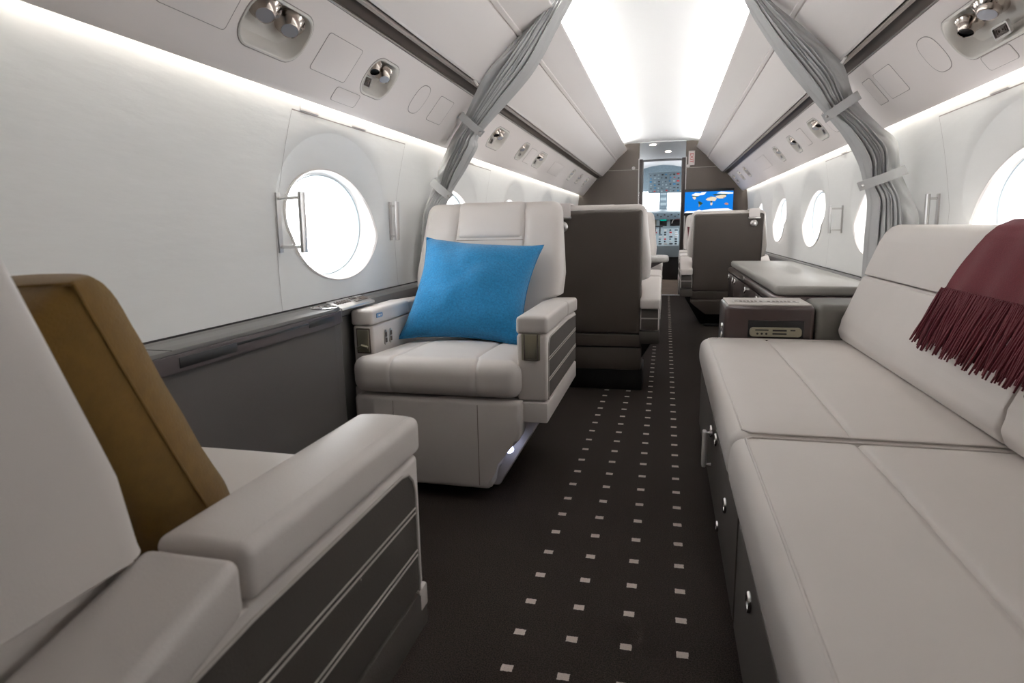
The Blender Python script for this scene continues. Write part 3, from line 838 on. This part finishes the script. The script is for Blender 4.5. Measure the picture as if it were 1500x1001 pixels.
            for yy in (af+.105, af+.150):
                ol = rrect(.026, .058, .012, 5)
                bm = new(); loft(bm, [[(s*(xi+.002), yy+a, .545+b) for a, b in ol], [(s*(xi-.004), yy+a, .545+b) for a, b in ol], [(s*(xi-.0045), yy+a*.7, .545+b*.86) for a, b in ol]], cap1=True)
                cs = obj('rocker_switch', bm, M_SATIN, ar)
                bm = new()
                for dz in (-.011, .011): rbox(bm, (min(s*(xi-.004), s*(xi-.0065)), yy-.007, .545+dz-.009), (max(s*(xi-.004), s*(xi-.0065)), yy+.007, .545+dz+.009), .001)
                obj('rocker', bm, M_RAIL, cs)
            ol = rrect(.052, .018, .006, 4)
            bm = new(); loft(bm, [[(s*(x0-.0005), af+.062+a, .640+b) for a, b in ol], [(s*(x0-.003), af+.062+a, .640+b) for a, b in ol]], cap1=True)
            bd = obj('call_badge', bm, mat_badge, ar, label='small blue grey badge')
            bm = new(); lo, hi = min(s*(x0-.0028), s*(x0-.0036)), max(s*(x0-.0028), s*(x0-.0036))
            for a, b in ((-.012, .004), (.008, .014)): rbox(bm, (lo, af+.062+a, .637), (hi, af+.062+b, .643), 0)
            obj('badge_mark', bm, M_WHITEPL, bd)
    # backrest
    zb = .44
    def fb(x, y, z, u, v, w):
        k = 1. if wing and z > .66 else interp([(.44, .284), (.648, .284), (.666, .338), (.76, .345), (.90, .330), (1.05, .315), (1.09, .313)], z)/.345
        if wing: k = (wing if z > .655 else .284)/.345
        xx = x*k
        yy = y+(z-zb)*recline+back_shift
        if v < 0:
            gx = math.exp(-((abs(xx)-.160)/.004)**2); wg = sstep(.155, .20, abs(xx))
            yy += .012*gx - .014*wg*sstep(.66, .75, z) - .012*(1-(u*u))*(1-w*w)
        if z > top-.03: pass
        return xx, yy, z
    bm = new(); soft(bm, (-.345, .60, zb), (.345, .60+bt, top), .03 if wing else .045, (30, 3, 16), fb, ((-.160, -.156, -.164, -.150, -.170, .160, .156, .164, .150, .170), (), (.648, .660, .67)))
    bk = obj('backrest', SW(bm), M_LEATHER, t)
    def fh(x, y, z, u, v, w):
        return x, y+(z-zb)*recline+back_shift-(.012*(1-u**4)*(1-w**4) if v < 0 else 0), z
    bm = new(); soft(bm, (-.156, .588, .912), (.156, .68, top+.002), .022, (10, 3, 6), fh); obj('headrest', SW(bm), M_LEATHER, bk)
    bm = new(); tube(bm, [(-.156, .592+(.908-zb)*recline+back_shift, .907), (.156, .592+(.908-zb)*recline+back_shift, .907)], .002, 6); obj('stitch_seam', SW(bm), M_SEAM, bk)
    # dark shell behind
    ys = .60+bt+back_shift
    def fs(c): return (c.x, c.y+(c.z-zb)*recline*(1 if c.z > .5 else .3), c.z)
    yb = ys+.002
    def fshell(x, y, z, u, v, w): return x, y+(z-zb)*recline, z
    bm = new(); soft(bm, (-.296, yb-.03, .345), (.296, yb+.045, top-.028), .022, (6, 2, 8), fshell); sh = obj('back_shell', SW(bm), M_DARKLEATHER, t, label='charcoal leather back shell')
    bm = new(); soft(bm, (-.297, yb-.06, .270), (.297, yb+.044, .3435), .006, (6, 2, 2), fshell); obj('lower_shell', SW(bm), M_DARKLEATHER, sh)
    if chamfer:
        bm = new(); prism(bm, [(-.30, .268), (-.30, .24), (-.17, .13), (.17, .13), (.30, .24), (.30, .268)], 1, .40, yb+.018, .006); obj('lower_shell', bm, M_DARKLEATHER, sh)
        bm = new(); rbox(bm, (-.17, .42, 0), (.17, yb-.08, .14), .01); obj('pedestal', bm, M_BLACK, t)
    elif plinth:
        bm = new(); rbox(bm, (-.298, .40, .13), (.298, yb+.02, .266), .01, fn=lambda c: (c.x, c.y+(c.z-zb)*recline*.3, c.z)); obj('lower_shell', bm, M_DARKLEATHER, sh)
        bm = new(); rbox(bm, (-.305, .42, 0), (.305, yb-.03, .135), .008); obj('pedestal', bm, M_BLACK, t, label='black floor plinth')
    if belt:
        xb = -A*belt; zz = top
        bm = new(); yy = yb+.045+(zz-zb)*recline
        rbox(bm, (xb-.045, yy-.14, zz+.002), (xb+.045, yy+.004, zz+.012), .004); rbox(bm, (xb-.045, yy-.004, zz-.06), (xb+.045, yy+.010, zz+.012), .005)
        be = obj('shoulder_belt_guide', bm, M_VAL, t)
        bm = new(); rbox(bm, (xb-.05, yy+.006, zz-.075), (xb+.05, yy+.018, zz-.060), .004)
        lathe(bm, [(0, 0), (.028, .001), (.03, .006), (.022, .012), (0, .014)], (xb, yy-.004, zz-.115), (0, 1, 0), 20)
        obj('buckle', bm, M_SATIN, be)
    return t
mat_badge = mat('badge_blue_grey', (110, 146, 186), .4)

SG = 'cream leather cabin seats'
make_seat('cream leather seat holding the blue cushion, facing the viewer', (-.69, 1.93, 0), 0, 1, SG, out_w=.085, plinth=False, asl=.05)
make_seat('cream leather seat in the near left corner holding the mustard cushion', (-.672, 1.15, 0), PI, -1, SG, arm_front=.27, dark_sill=True, plinth=False, pad_end=.695, arm_end=1.02, recline=.34, back_shift=.03, sw=.93, wall_arm=False, top=1.12, cush_front=.19, cz=.045, wing=.303, asl=.24, bt=.32, psl=.06)
make_seat('seat seen from behind with dark shell, just forward of the blue cushion seat', (-.335, 4.265, 0), PI, -1, SG, recline=.14, belt=.135, dark_sill=True, plinth=True, arm_end=.775)
make_seat('seat seen from behind with dark shell, beyond the padded credenza on the right', (.625, 6.68, 0), PI, 1, SG, recline=.14, belt=.21, dark_sill=True, chamfer=True, plinth=False, arm_end=.775)
make_seat('cream seat facing aft beside the fold-out table, half hidden by the dark shell', (-.335, 4.87, 0), 0, 1, SG, plinth=False, asl=.05)
make_seat('cream seat facing aft in front of the bulkhead monitor, mostly hidden', (.64, 7.02, 0), 0, -1, SG, plinth=False, recline=.3)

# ------------------------------------------------------------------ cushions
def pillow(name, label, cat, TL, TR, BR, BL, thick, m, px=2.2, pw=.45, bow=.05, seam=True, nseed=0):
    TL, TR, BR, BL = map(Vector, (TL, TR, BR, BL))
    c = (TL+TR+BR+BL)/4
    nrm = ((TR-TL).cross(BL-TL)).normalized()
    N = 36
    def surf(u, v, s):
        uu = u*(1-bow*(1-v*v)) if True else u
        vv = v*(1-bow*(1-u*u))
        P = ((TL*(1-uu)+TR*(1+uu))/2*(1+vv)+(BL*(1-uu)+BR*(1+uu))/2*(1-vv))/2
        th = thick*((1-abs(u)**px)*(1-abs(v)**px))**pw
        wr = noise.noise(Vector((u*2.2+nseed, v*2.2, s*3)))*.014 + noise.noise(Vector((u*5+nseed, v*5, s*7)))*.004
        e = max(abs(u), abs(v))
        return P+nrm*s*(th+wr*(1-e**6))
    bm = new()
    for s in (-1, 1):
        g = [[bm.verts.new(surf(-1+2*i/N, -1+2*j/N, s)) for i in range(N+1)] for j in range(N+1)]
        for j in range(N):
            for i in range(N): bm.faces.new((g[j][i], g[j][i+1], g[j+1][i+1], g[j+1][i]))
    bmesh.ops.remove_doubles(bm, verts=bm.verts[:], dist=2e-4)
    for v in bm.verts: v.co -= c
    t = thing(name, label, cat, c)
    obj('cover', bm, m, t, smooth=80)
    bm = new(); pts = []
    for k in range(4*24):
        e, f = divmod(k, 24); f = -1+2*f/24
        u, v = [(f, 1), (1, -f), (-f, -1), (-1, f)][e]
        pts.append((surf(u, v, 1)+surf(u, v, -1))/2-c)
    pts.append(pts[0])
    tube(bm, pts, .0022, 6); obj('seam', bm, m, t)
    return t
pillow('throw_cushion', 'bright blue felt cushion propped on the cream seat', 'cushion', (-.955, 2.605, .925), (-.420, 2.600, .885), (-.452, 2.31, .496), (-.985, 2.31, .514), .118, M_BLUE, bow=.12, pw=.52, px=2.3)
pillow('throw_cushion', 'mustard cushion leaning in the near left seat', 'cushion', (-.475, .475, .915), (-.935, .465, .905), (-.935, .64, .535), (-.475, .655, .53), .070, M_MUSTARD, px=9, pw=.40, bow=.02, nseed=5)
pillow('throw_cushion', 'burgundy cushion glimpsed on the seat beyond the right dark shell', 'cushion', (.33, 7.60, .93), (.80, 7.60, .92), (.80, 7.42, .53), (.33, 7.42, .53), .06, M_WINE, nseed=9)

# ------------------------------------------------------------------ left ledge cabinet
t = thing('side_ledge', 'long grey side ledge with dark fascia between the two left seats', 'side ledge', (0, 0, 0))
bm = new()
def fl(c): return c
prism(bm, [(-1.074, -1.5), (-.978, -1.5), (-.978, 1.80), (-.985, 1.855), (-1.0, 1.885), (-1.02, 1.90), (-1.074, 1.90)], 2, .695, .705, .002)
obj('ledge_top', bm, M_LEDGE, t)
bm = new()
prism(bm, [(-1.074, -1.5), (-.973, -1.5), (-.973, 1.80), (-.98, 1.86), (-.997, 1.893), (-1.02, 1.908), (-1.074, 1.908)], 2, .652, .695, .003)
fa = obj('fascia', bm, M_LEDGEDARK, t)
bm = new()
rbox(bm, (-.978, 1.125, .662), (-.9715, 1.32, .686), .001); rbox(bm, (-.978, 1.65, .668), (-.9715, 1.80, .686), .001); rbox(bm, (-.978, 1.32, .677), (-.9715, 1.65, .684), .001)
obj('table_slot', bm, M_BLACK, fa, label='black pull slots for the stowed table')
bm = new()
prism(bm, [(-1.074, -1.5), (-.985, -1.5), (-.985, 1.82), (-.992, 1.87), (-1.01, 1.90), (-1.074, 1.90)], 2, 0, .652, .003)
obj('front_panel', bm, M_DADO, t)
bm = new(); rbox(bm, (-1.074, 1.11, .7045), (-.977, 1.113, .7058), 0); obj('lid_gap', bm, M_DARKGAP, t)
bm = new(); lathe(bm, [(.043, 0), (.046, .004), (.040, .005), (.038, -.02)], (-1.028, 1.835, .7045), (0, 0, 1), 32)
ch = obj('cup_holder', bm, M_CHROME, t)
bm = new(); lathe(bm, [(0, -.018), (.038, -.018)], (-1.028, 1.835, .7075), (0, 0, 1), 24); rbox(bm, (-1.066, 1.833, .7055), (-.99, 1.837, .7085), 0); obj('cup_well', bm, M_SATIN, ch)
t = thing('control_panel', 'small silver control panel on the ledge beside the blue cushion seat', 'control panel', (-1.072, 2.10, .703), 0)
bm = new(); rbox(bm, (-.030, -.13, -.004), (.034, .13, .006), .004, fn=lambda c: (c.x, c.y, c.z-(c.x+.03)*.35)); bp = obj('plate', bm, M_SATIN, t)
bm = new()
for i in range(6): rbox(bm, (-.012, -.11+i*.018, .004), (.006, -.10+i*.018, .009), .001, fn=lambda c: (c.x, c.y, c.z-(c.x+.03)*.35))
for i in range(2): rbox(bm, (-.02+i*.022, .015, .004), (-.008+i*.022, .06, .009), .001, fn=lambda c: (c.x, c.y, c.z-(c.x+.03)*.35))
for i in range(4): rbox(bm, (-.014, .072+i*.013, .004), (.012, .08+i*.013, .009), .001, fn=lambda c: (c.x, c.y, c.z-(c.x+.03)*.35))
obj('button', bm, M_RAIL, bp)['kind'] = 'stuff'

# ------------------------------------------------------------------ sofa
t = thing('sofa', 'long cream leather sofa along the right sidewall', 'sofa', (0, 0, 0))
for y0, y1 in ((1.521, 2.862), (-.9, 1.514)):
    def fsofa(x, y, z, u, v, w):
        g = math.exp(-((x-.528)/.006)**2)
        if w > 0: z += .010*(1-u**4)*(1-v**8)*w - .008*g*w
        if u < 0: x -= .012*(1-w*w)*(-u)
        return x, y, z
    bm = new(); soft(bm, (.258, y0, .318), (.90, y1, .452), .028, (26, 14, 4), fsofa, ((.528, .520, .536, .512, .544), (), ()))
    c = obj('seat_cushion', bm, M_LEATHER, t)
    bm = new(); yy = [y0+.03, y0+.012, y0+.012, y0+.03]
    tube(bm, [(.86, y1-.012, .4525), (.30, y1-.014, .4535), (.283, y1-.03, .4535), (.283, y0+.03, .4535), (.30, y0+.014, .4535), (.86, y0+.014, .4525)], .0032, 6); obj('piping', bm, M_LEATHER, c)
for y0, y1 in ((1.532, 2.855), (-.9, 1.518)):
    bm = new(); prism(bm, [(.826, .462), (.812, .50), (.825, .545), (.889, .728), (.90, .735), (1.065, .735), (1.065, .455), (.845, .455)], 1, y0, y1, .012, 3)
    b = obj('back_cushion', bm, M_LEATHER, t)
    bm = new(); prism(bm, [(.893, .738), (.905, .765), (.944, .872), (.957, .905), (.978, .93), (1.005, .942), (1.035, .942), (1.062, .93), (1.066, .738)], 1, y0, y1, .011, 3)
    obj('head_roll', bm, M_LEATHER, b)
bm = new(); rbox(bm, (.272, -.9, .045), (1.07, 2.86, .318), .004); ba = obj('base', bm, M_PANEL, t)
bm = new(); rbox(bm, (.30, -.9, 0), (1.07, 2.85, .05), 0); obj('toe_kick', bm, M_BLACK, ba)
def ring_latch(parent, p, normal, r=.02, m=M_CHROME):
    bm = new(); lathe(bm, [(0, .002), (r*.62, .002), (r*.66, .006), (r*.92, .007), (r, .003), (r, 0)], p, normal, 20)
    n = Vector(normal)
    o = obj('ring_latch', bm, m, parent)
    return o
for y0, y1, ls in ((1.362, 2.855, ((1.60, .225), (2.14, .25), (1.95, .285))), (.20, 1.338, ((1.12, .255), (.4, .255))), (-.88, .18, ((0, .25),))):
    bm = new(); rbox(bm, (.258, y0, .05), (.274, y1, .308), .003); d = obj('drawer', bm, M_PANEL, t)
    for y, z in ls: ring_latch(d, (.258, y, z), (-1, 0, 0), .021)
ring_latch(ba, (.272-.014, 1.78, .075), (-1, 0, 0), .016)
bm = new(); tube(bm, [(.258, 2.12, .135), (.238, 2.12, .135), (.238, 2.12, .25), (.258, 2.12, .25)], .006, 8); rbox(bm, (.226, 2.104, .128), (.240, 2.136, .257), .004); obj('pull_bar', bm, M_WHITEPL, ba, label='white vertical pull bar')

# throw over the sofa back
t = thing('throw_blanket', 'burgundy wool throw with fringe draped over the sofa back', 'blanket', (0, 0, 0))
path = [(.906, .752), (.925, .80), (.940, .842), (.953, .878), (.966, .906), (.985, .932), (1.008, .9475), (1.035, .948), (1.062, .938), (1.074, .91), (1.076, .84), (1.076, .76)]
path = [(x-.007, z+.004) if i < 6 else (x+.002, z+.006) for i, (x, z) in enumerate(path)]
YT0, YT1 = 1.42, 2.065
def tp(f, y, o=0.):
    k = f*(len(path)-1); i = min(int(k), len(path)-2); w = k-i
    return path[i][0]*(1-w)+path[i+1][0]*w-o, path[i][1]*(1-w)+path[i+1][1]*w
bm = new(); NY, NP = 40, 44; outer = []; inner = []
def throw_y(j, f):
    y = YT0+(YT1-YT0)*j/NY
    return y-.085*sstep(.0, .55, f)*(y-YT0)/(YT1-YT0)
for lay, off in ((outer, 0.), (inner, -.005)):
    for j in range(NY+1):
        row = []
        for i in range(NP+1):
            f = i/NP; y = throw_y(j, f); x, z = tp(f, y)
            w = .004*noise.noise(Vector((f*5, y*6, 1.3)))+.003*math.sin(y*38+f*2)*(1-f)
            row.append(bm.verts.new((x-.006+w-off if f < .62 else x+off+.002, y, z+(0.004-off*0 if lay is outer else -.001))))
        lay.append(row)
for lay in (outer, inner):
    for j in range(NY):
        for i in range(NP): bm.faces.new((lay[j][i], lay[j][i+1], lay[j+1][i+1], lay[j+1][i]))
for j in range(NY):
    for i in (0, NP): bm.faces.new((outer[j][i], outer[j+1][i], inner[j+1][i], inner[j][i]))
for i in range(NP):
    for j in (0, NY): bm.faces.new((outer[j][i], outer[j][i+1], inner[j][i+1], inner[j][i]))
obj('cloth', bm, M_WINE, t, smooth=60)
bm = new()
for lay in range(2):
    n = 92
    for k in range(n):
        y = YT0+.004+(YT1-YT0-.006)*(k+random.uniform(-.25, .25))/n
        L = random.uniform(.145, .18); dy = random.gauss(.010, .012)+(.03 if y > 2.03 else 0)*random.uniform(.3, 1); dx = random.uniform(-.002, .008)
        ph = random.uniform(0, 6.28)
        pts = []
        for q in range(7):
            f = q/6
            pts.append((.897-.006-lay*.009-f*L*.335-dx*f, y+dy*f+.003*math.sin(ph+f*7), .762-f*L*(.99)))
        tube(bm, pts, [.0034, .0034, .0035, .0036, .0036, .0035, .0022], 5)
f = obj('fringe', bm, M_WINE, t, smooth=60); f['kind'] = 'stuff'

# ------------------------------------------------------------------ sofa end console
t = thing('end_console', 'low dark console with switch plates at the far end of the sofa', 'console', (0, 0, 0))
bm = new(); rbox(bm, (.352, 2.872, .02), (.728, 3.168, .600), .022, 4); obj('body', bm, M_BROWN, t)
bm = new(); rbox(bm, (.366, 2.886, .592), (.716, 3.155, .6035), .003); tp_ = obj('console_top', bm, M_CONSOLETOP, t)
bm = new(); soft(bm, (.731, 2.868, .10), (1.07, 3.17, .606), .035, (8, 5, 8), lambda x, y, z, u, v, w: (x, y, z)); obj('bolster', bm, M_TAUPELEATHER, t)
for xc in (.464, .606):
    ol = oval(.150, .062, 32, 2.)
    bm = new(); loft(bm, [[(xc+a, 2.985+b, .6030) for a, b in ol], [(xc+a, 2.985+b, .6055) for a, b in ol], [(xc+a*.95, 2.985+b*.9, .6062) for a, b in ol]], cap1=True)
    sp = obj('switch_plate', bm, M_SATIN, tp_)
    bm = new()
    for i in range(5): rbox(bm, (xc-.04+i*.016, 2.97, .6055), (xc-.029+i*.016, 3.0, .6078), .001)
    for a in (-.056, .052): rbox(bm, (xc+a-.006, 2.977, .6055), (xc+a+.006, 2.993, .6078), .001)
    obj('switch', bm, M_RAIL, sp)['kind'] = 'stuff'
bm = new(); rbox(bm, (.452, 2.869, .458), (.684, 2.875, .534), .002); so = obj('media_slot', bm, M_BLACK, t)
ol = rrect(.215, .042, .015, 4)
bm = new(); loft(bm, [[(.567+a, 2.871, .483+b) for a, b in ol], [(.567+a, 2.862, .483+b) for a, b in ol], [(.567+a*.985, 2.8605, .483+b*.93) for a, b in ol]], cap1=True)
mp = obj('media_plate', bm, M_CHAMP, so)
bm = new()
for x0, x1, z0, z1 in ((.49, .545, .484, .489), (.562, .620, .482, .489), (.562, .620, .467, .474), (.635, .655, .484, .489)): rbox(bm, (x0-.008, 2.8585, z0+.006), (x1-.008, 2.8615, z1+.006), 0)
for x in (.50, .518, .537): lathe(bm, [(0, .002), (.005, .001), (.005, 0)], (x-.008, 2.8608, .476), (0, -1, 0), 12)
obj('port', bm, M_BLACK, so)['kind'] = 'stuff'
for z in (.40, .45, .49): ring_latch(t, (.352, 2.96, z), (-1, 0, 0), .018)

# ------------------------------------------------------------------ credenza with padded top
t = thing('credenza', 'dark brown credenza with a grey padded top on the right', 'credenza', (0, 0, 0))
bm = new(); prism(bm, [(.615, 3.24), (.655, 3.20), (1.09, 3.20), (1.09, 5.42), (.615, 5.42)], 2, .02, .565, .004); obj('body', bm, M_BROWN, t)
bm = new(); prism(bm, [(.598, 3.235), (.65, 3.182), (1.09, 3.182), (1.09, 5.425), (.598, 5.425)], 2, .565, .605, .017, 4); obj('edge_rail', bm, M_BROWN, t)
bm = new(); prism(bm, [(.618, 3.24), (.655, 3.205), (1.085, 3.205), (1.085, 5.41), (.618, 5.41)], 2, .606, .655, .017, 4); obj('top_pad', bm, M_GREYLEATHER, t, label='grey leather top pad')
for y0, y1, ls in ((3.26, 3.685, (3.63,)), (3.695, 4.345, (3.74, 4.29)), (4.355, 4.985, (4.92,)), (4.995, 5.40, (5.07, 5.36))):
    bm = new(); rbox(bm, (.604, y0, .05), (.617, y1, .56), .003); d = obj('door', bm, M_BROWN, t)
    for y in ls: ring_latch(d, (.604, y, .525), (-1, 0, 0), .022)
bm = new(); rbox(bm, (.596, 4.34, .585), (.606, 4.37, .607), .002); obj('lid_catch', bm, M_SATIN, t)
bm = new(); rbox(bm, (.74, 3.19, .1), (.744, 3.202, .555), 0); obj('door_gap', bm, M_DARKGAP, t)

# fold-out table between the facing seats on the left
t = thing('fold_out_table', 'grey topped fold-out table beyond the left dark seat', 'table', (0, 0, 0))
bm = new(); prism(bm, [(-1.07, 4.33), (.03, 4.33), (.085, 4.36), (.11, 4.42), (.11, 4.72), (.085, 4.78), (.03, 4.81), (-1.07, 4.81)], 2, .705, .738, .012, 3); obj('table_top', bm, M_GREYLEATHER, t)
bm = new(); prism(bm, [(-1.07, .705), (.07, .705), (-.03, .655), (-1.07, .655)], 1, 4.38, 4.76, .006); obj('apron', bm, M_LEDGEDARK, t)
bm = new()
for x in (-.06, .02): rbox(bm, (x-.03, 4.42, .737), (x+.01, 4.52, .741), .002)
obj('hinge_plate', bm, M_SATIN, t)
bm = new(); rbox(bm, (-1.09, 4.45, 0), (-1.04, 4.70, .70), .006); obj('wall_bracket', bm, M_LEDGEDARK, t)

# ------------------------------------------------------------------ grab handles beside the windows
def grab(side, y, z0, z1, label, grp='grab bars by the windows', out=.055, lean=.0):
    t = thing('grab_bar', label, 'grab bar', (side*xw((z0+z1)/2), y, (z0+z1)/2), 0, grp)
    o = Vector(t.location)
    def L(z, d): return Vector((side*(xw(z)-d), y, z))-o
    bm = new()
    bars = [L(z0+(z1-z0)*i/4, .003) for i in range(5)]
    loft(bm, [[(p.x-side*.003, p.y-.010, p.z), (p.x-side*.003, p.y+.010, p.z), (p.x+side*.004, p.y+.010, p.z), (p.x+side*.004, p.y-.010, p.z)] for p in bars], cap0=True, cap1=True)
    obj('back_plate', bm, M_SATIN, t)
    bm = new()
    for z in (z0+.018, z1-.018):
        bm = new(); tube(bm, [L(z, .0), L(z, out)], .0052, 8); obj('standoff', bm, M_CHROME, t)
    bm = new()
    ol = rrect(.012, .030, .005, 3)
    loft(bm, [[tuple(L(z, out)+Vector((a, b, 0))) for a, b in ol] for z in (z0, z0+.012, z1-.012, z1)], cap0=True, cap1=True)
    obj('grip', bm, M_SATIN, t)
grab(-1, 1.765, .895, 1.085, 'wide silver grab bar over the aft edge of the round left window', out=.088)
grab(-1, 2.60, .915, 1.085, 'slim silver grab bar between the round left window and the curtain', out=.035)
grab(1, 2.80, .90, 1.06, 'silver grab bar behind the sofa back beside the near right window', out=.04)
grab(1, 4.17, .89, 1.055, 'silver grab bar between the windows just forward of the right curtain', out=.07)

# ------------------------------------------------------------------ curtains
def curtain(side, outer, inner, ties, hook, label, seed):
    """outer / inner: matching control points down both edges; ties: indices where a strap gathers the cloth"""
    t = thing('curtain', label, 'curtain', (0, 0, 0), 0, 'tied back cabin curtains')
    def at(path, x):
        V = [Vector(p) for p in path]; i = min(int(x), len(V)-2); f = x-i
        p0, p1, p2, p3 = V[max(i-1, 0)], V[i], V[i+1], V[min(i+2, len(V)-1)]
        return .5*((2*p1)+(p2-p0)*f+(2*p0-5*p1+4*p2-p3)*f*f+(3*p1-p0-3*p2+p3)*f**3)
    n = len(outer)-1; NL, NW = n*14, 110
    bm = new(); G = []
    for k in range(NL+1):
        x = n*k/NL; o, i = at(outer, x), at(inner, x)
        tie = min(abs(x-a) for a in ties); op = sstep(0., .9, tie)
        row = []
        for j in range(NW+1):
            f = j/NW
            # broad smooth cloth at the wall side, a cluster of tight pleats, then a rolled leading edge
            q = .5+.5*math.sin(2*PI*(5.2*sstep(.34, .86, f)+.35*f)+.8*noise.noise(Vector((f*2, x*.8, seed)))-PI/2)
            clus = sstep(.30, .42, f)*(1-sstep(.84, .93, f))
            depth = clus*(.028+.038*op)*q + .020*op*math.sin(PI*min(1, f/.40))*(f < .40) + .026*math.exp(-((f-.93)/.06)**2)
            wr = noise.noise(Vector((f*5, x*1.1, seed+3)))*.009*(.4+op) + .0015*noise.noise(Vector((f*14, x*2.5, seed+9)))
            swing = .010*math.exp(-((f-.2)/.12)**2)*math.sin(x*5+f*9)
            p = o.lerp(i, f+.012*clus*math.cos(2*PI*5.2*f))
            row.append(bm.verts.new(p+Vector((0, .02-depth-wr-swing-.015*math.sin(PI*f), 0))))
        G.append(row)
    for k in range(NL):
        for j in range(NW): bm.faces.new((G[k][j], G[k][j+1], G[k+1][j+1], G[k+1][j]))
    cl = obj('cloth', bm, M_CURTAIN, t, smooth=80)
    md = cl.modifiers.new('thick', 'SOLIDIFY'); md.thickness = .0025
    for a in ties:
        o, i = at(outer, a), at(inner, a); u = (i-o).normalized()
        dn = at(outer, a+.15)+at(inner, a+.15)-at(outer, a-.15)-at(inner, a-.15); dn = (dn-u*dn.dot(u)).normalized()
        rows = []
        for q in range(15):
            f = q/14; p = o.lerp(i, -.10+1.36*f)+Vector((0, -.046-.022*math.sin(PI*f)+(.05 if q == 0 else 0), 0))
            rows.append([p-dn*.020, p+dn*.020, p+dn*.020+Vector((0, .004, 0)), p-dn*.020+Vector((0, .004, 0))])
        bm = new(); loft(bm, rows, cap0=True, cap1=True)
        tb = obj('tieback', bm, M_CURTAIN, t, smooth=25)
        p = o.lerp(i, 1.16)+Vector((0, -.053, 0))
        bm = new(); lathe(bm, [(0, .006), (.004, .006), (.007, .003), (.0075, 0)], p, (0, -1, 0), 14); obj('snap', bm, M_SATIN, tb)
    p = at(outer, hook)+Vector((0, -.035, 0)); bm = new()
    tube(bm, [p+Vector((side*.02, 0, .014)), p+Vector((0, -.012, 0)), p+Vector((-side*.010, 0, -.016))], .006, 8); obj('hook', bm, M_WHITEPL, t)
    return t
LO = [(-.50, 3.1, 2.04), (-.522, 3.1, 2.0), (-.640, 2.88, 1.762), (-.768, 2.88, 1.637), (-.912, 3.06, 1.512), (-1.011, 3.1, 1.394), (-1.075, 3.1, 1.261), (-1.092, 3.1, 1.206), (-1.106, 2.92, 1.016), (-1.08, 2.83, .712)]
LI = [(-.355, 3.1, 2.04), (-.374, 3.1, 2.009), (-.443, 3.05, 1.87), (-.572, 3.04, 1.668), (-.837, 3.1, 1.441), (-.865, 3.1, 1.36), (-.938, 3.1, 1.248), (-1.014, 3.1, 1.138), (-1.05, 3.1, 1.034), (-1.05, 3.05, .712)]
curtain(-1, LO, LI, (4, 7), 3.1, 'grey linen curtain tied back against the left sidewall', 3)
RO = [(.47, 3.1, 2.03), (.488, 3.05, 1.922), (.650, 3.0, 1.757), (.786, 3.0, 1.624), (.876, 3.1, 1.494), (.983, 3.1, 1.371), (1.055, 3.1, 1.304), (1.080, 3.09, 1.174), (1.105, 3.0, 1.051), (1.112, 2.92, .938), (1.09, 2.9, .68)]
RI = [(.36, 3.1, 2.04), (.401, 3.1, 1.931), (.508, 3.07, 1.74), (.640, 3.06, 1.558), (.77, 3.1, 1.421), (.842, 3.1, 1.33), (.905, 3.1, 1.225), (.94, 3.1, 1.121), (.961, 3.1, 1.031), (.961, 3.1, .896), (.965, 3.1, .68)]
curtain(1, RO, RI, (4, 7), 3.0, 'grey linen curtain tied back against the right sidewall behind the sofa', 11)

# ------------------------------------------------------------------ light
w = bpy.data.worlds.new('sky'); S.world = w; w.use_nodes = True
bg = w.node_tree.nodes['Background']
bg.inputs[0].default_value = (.965, .985, 1., 1); bg.inputs[1].default_value = 7.5

# ------------------------------------------------------------------ camera
cd = bpy.data.cameras.new('camera'); cam = bpy.data.objects.new('camera', cd); COL.objects.link(cam)
f, yaw, pitch, roll = 894.63, .2465, .184, -.0197
cd.sensor_fit = 'HORIZONTAL'; cd.sensor_width = 36.; cd.lens = 36.*f/1500
cd.clip_start = .02
cy, sy = math.cos(yaw), math.sin(yaw)
F = Vector((-sy*math.cos(pitch), cy*math.cos(pitch), -math.sin(pitch)))
R = Vector((cy, sy, 0)); U = R.cross(F)
R2 = R*math.cos(roll)+U*math.sin(roll); U2 = -R*math.sin(roll)+U*math.cos(roll)
Mx = Matrix((R2, U2, -F)).transposed().to_4x4(); Mx.translation = (.085, 0, .96)
cam.matrix_world = Mx
cd.dof.use_dof = True; cd.dof.focus_distance = 2.5; cd.dof.aperture_fstop = 7.
S.camera = cam
S.view_settings.view_transform = 'Standard'; S.view_settings.look = 'None'
S.view_settings.gamma = 1.; S.view_settings.use_curve_mapping = False
S.view_settings.exposure = .54
S.cycles.max_bounces = 10; S.cycles.diffuse_bounces = 6; S.cycles.transparent_max_bounces = 8
S.cycles.sample_clamp_indirect = 6.
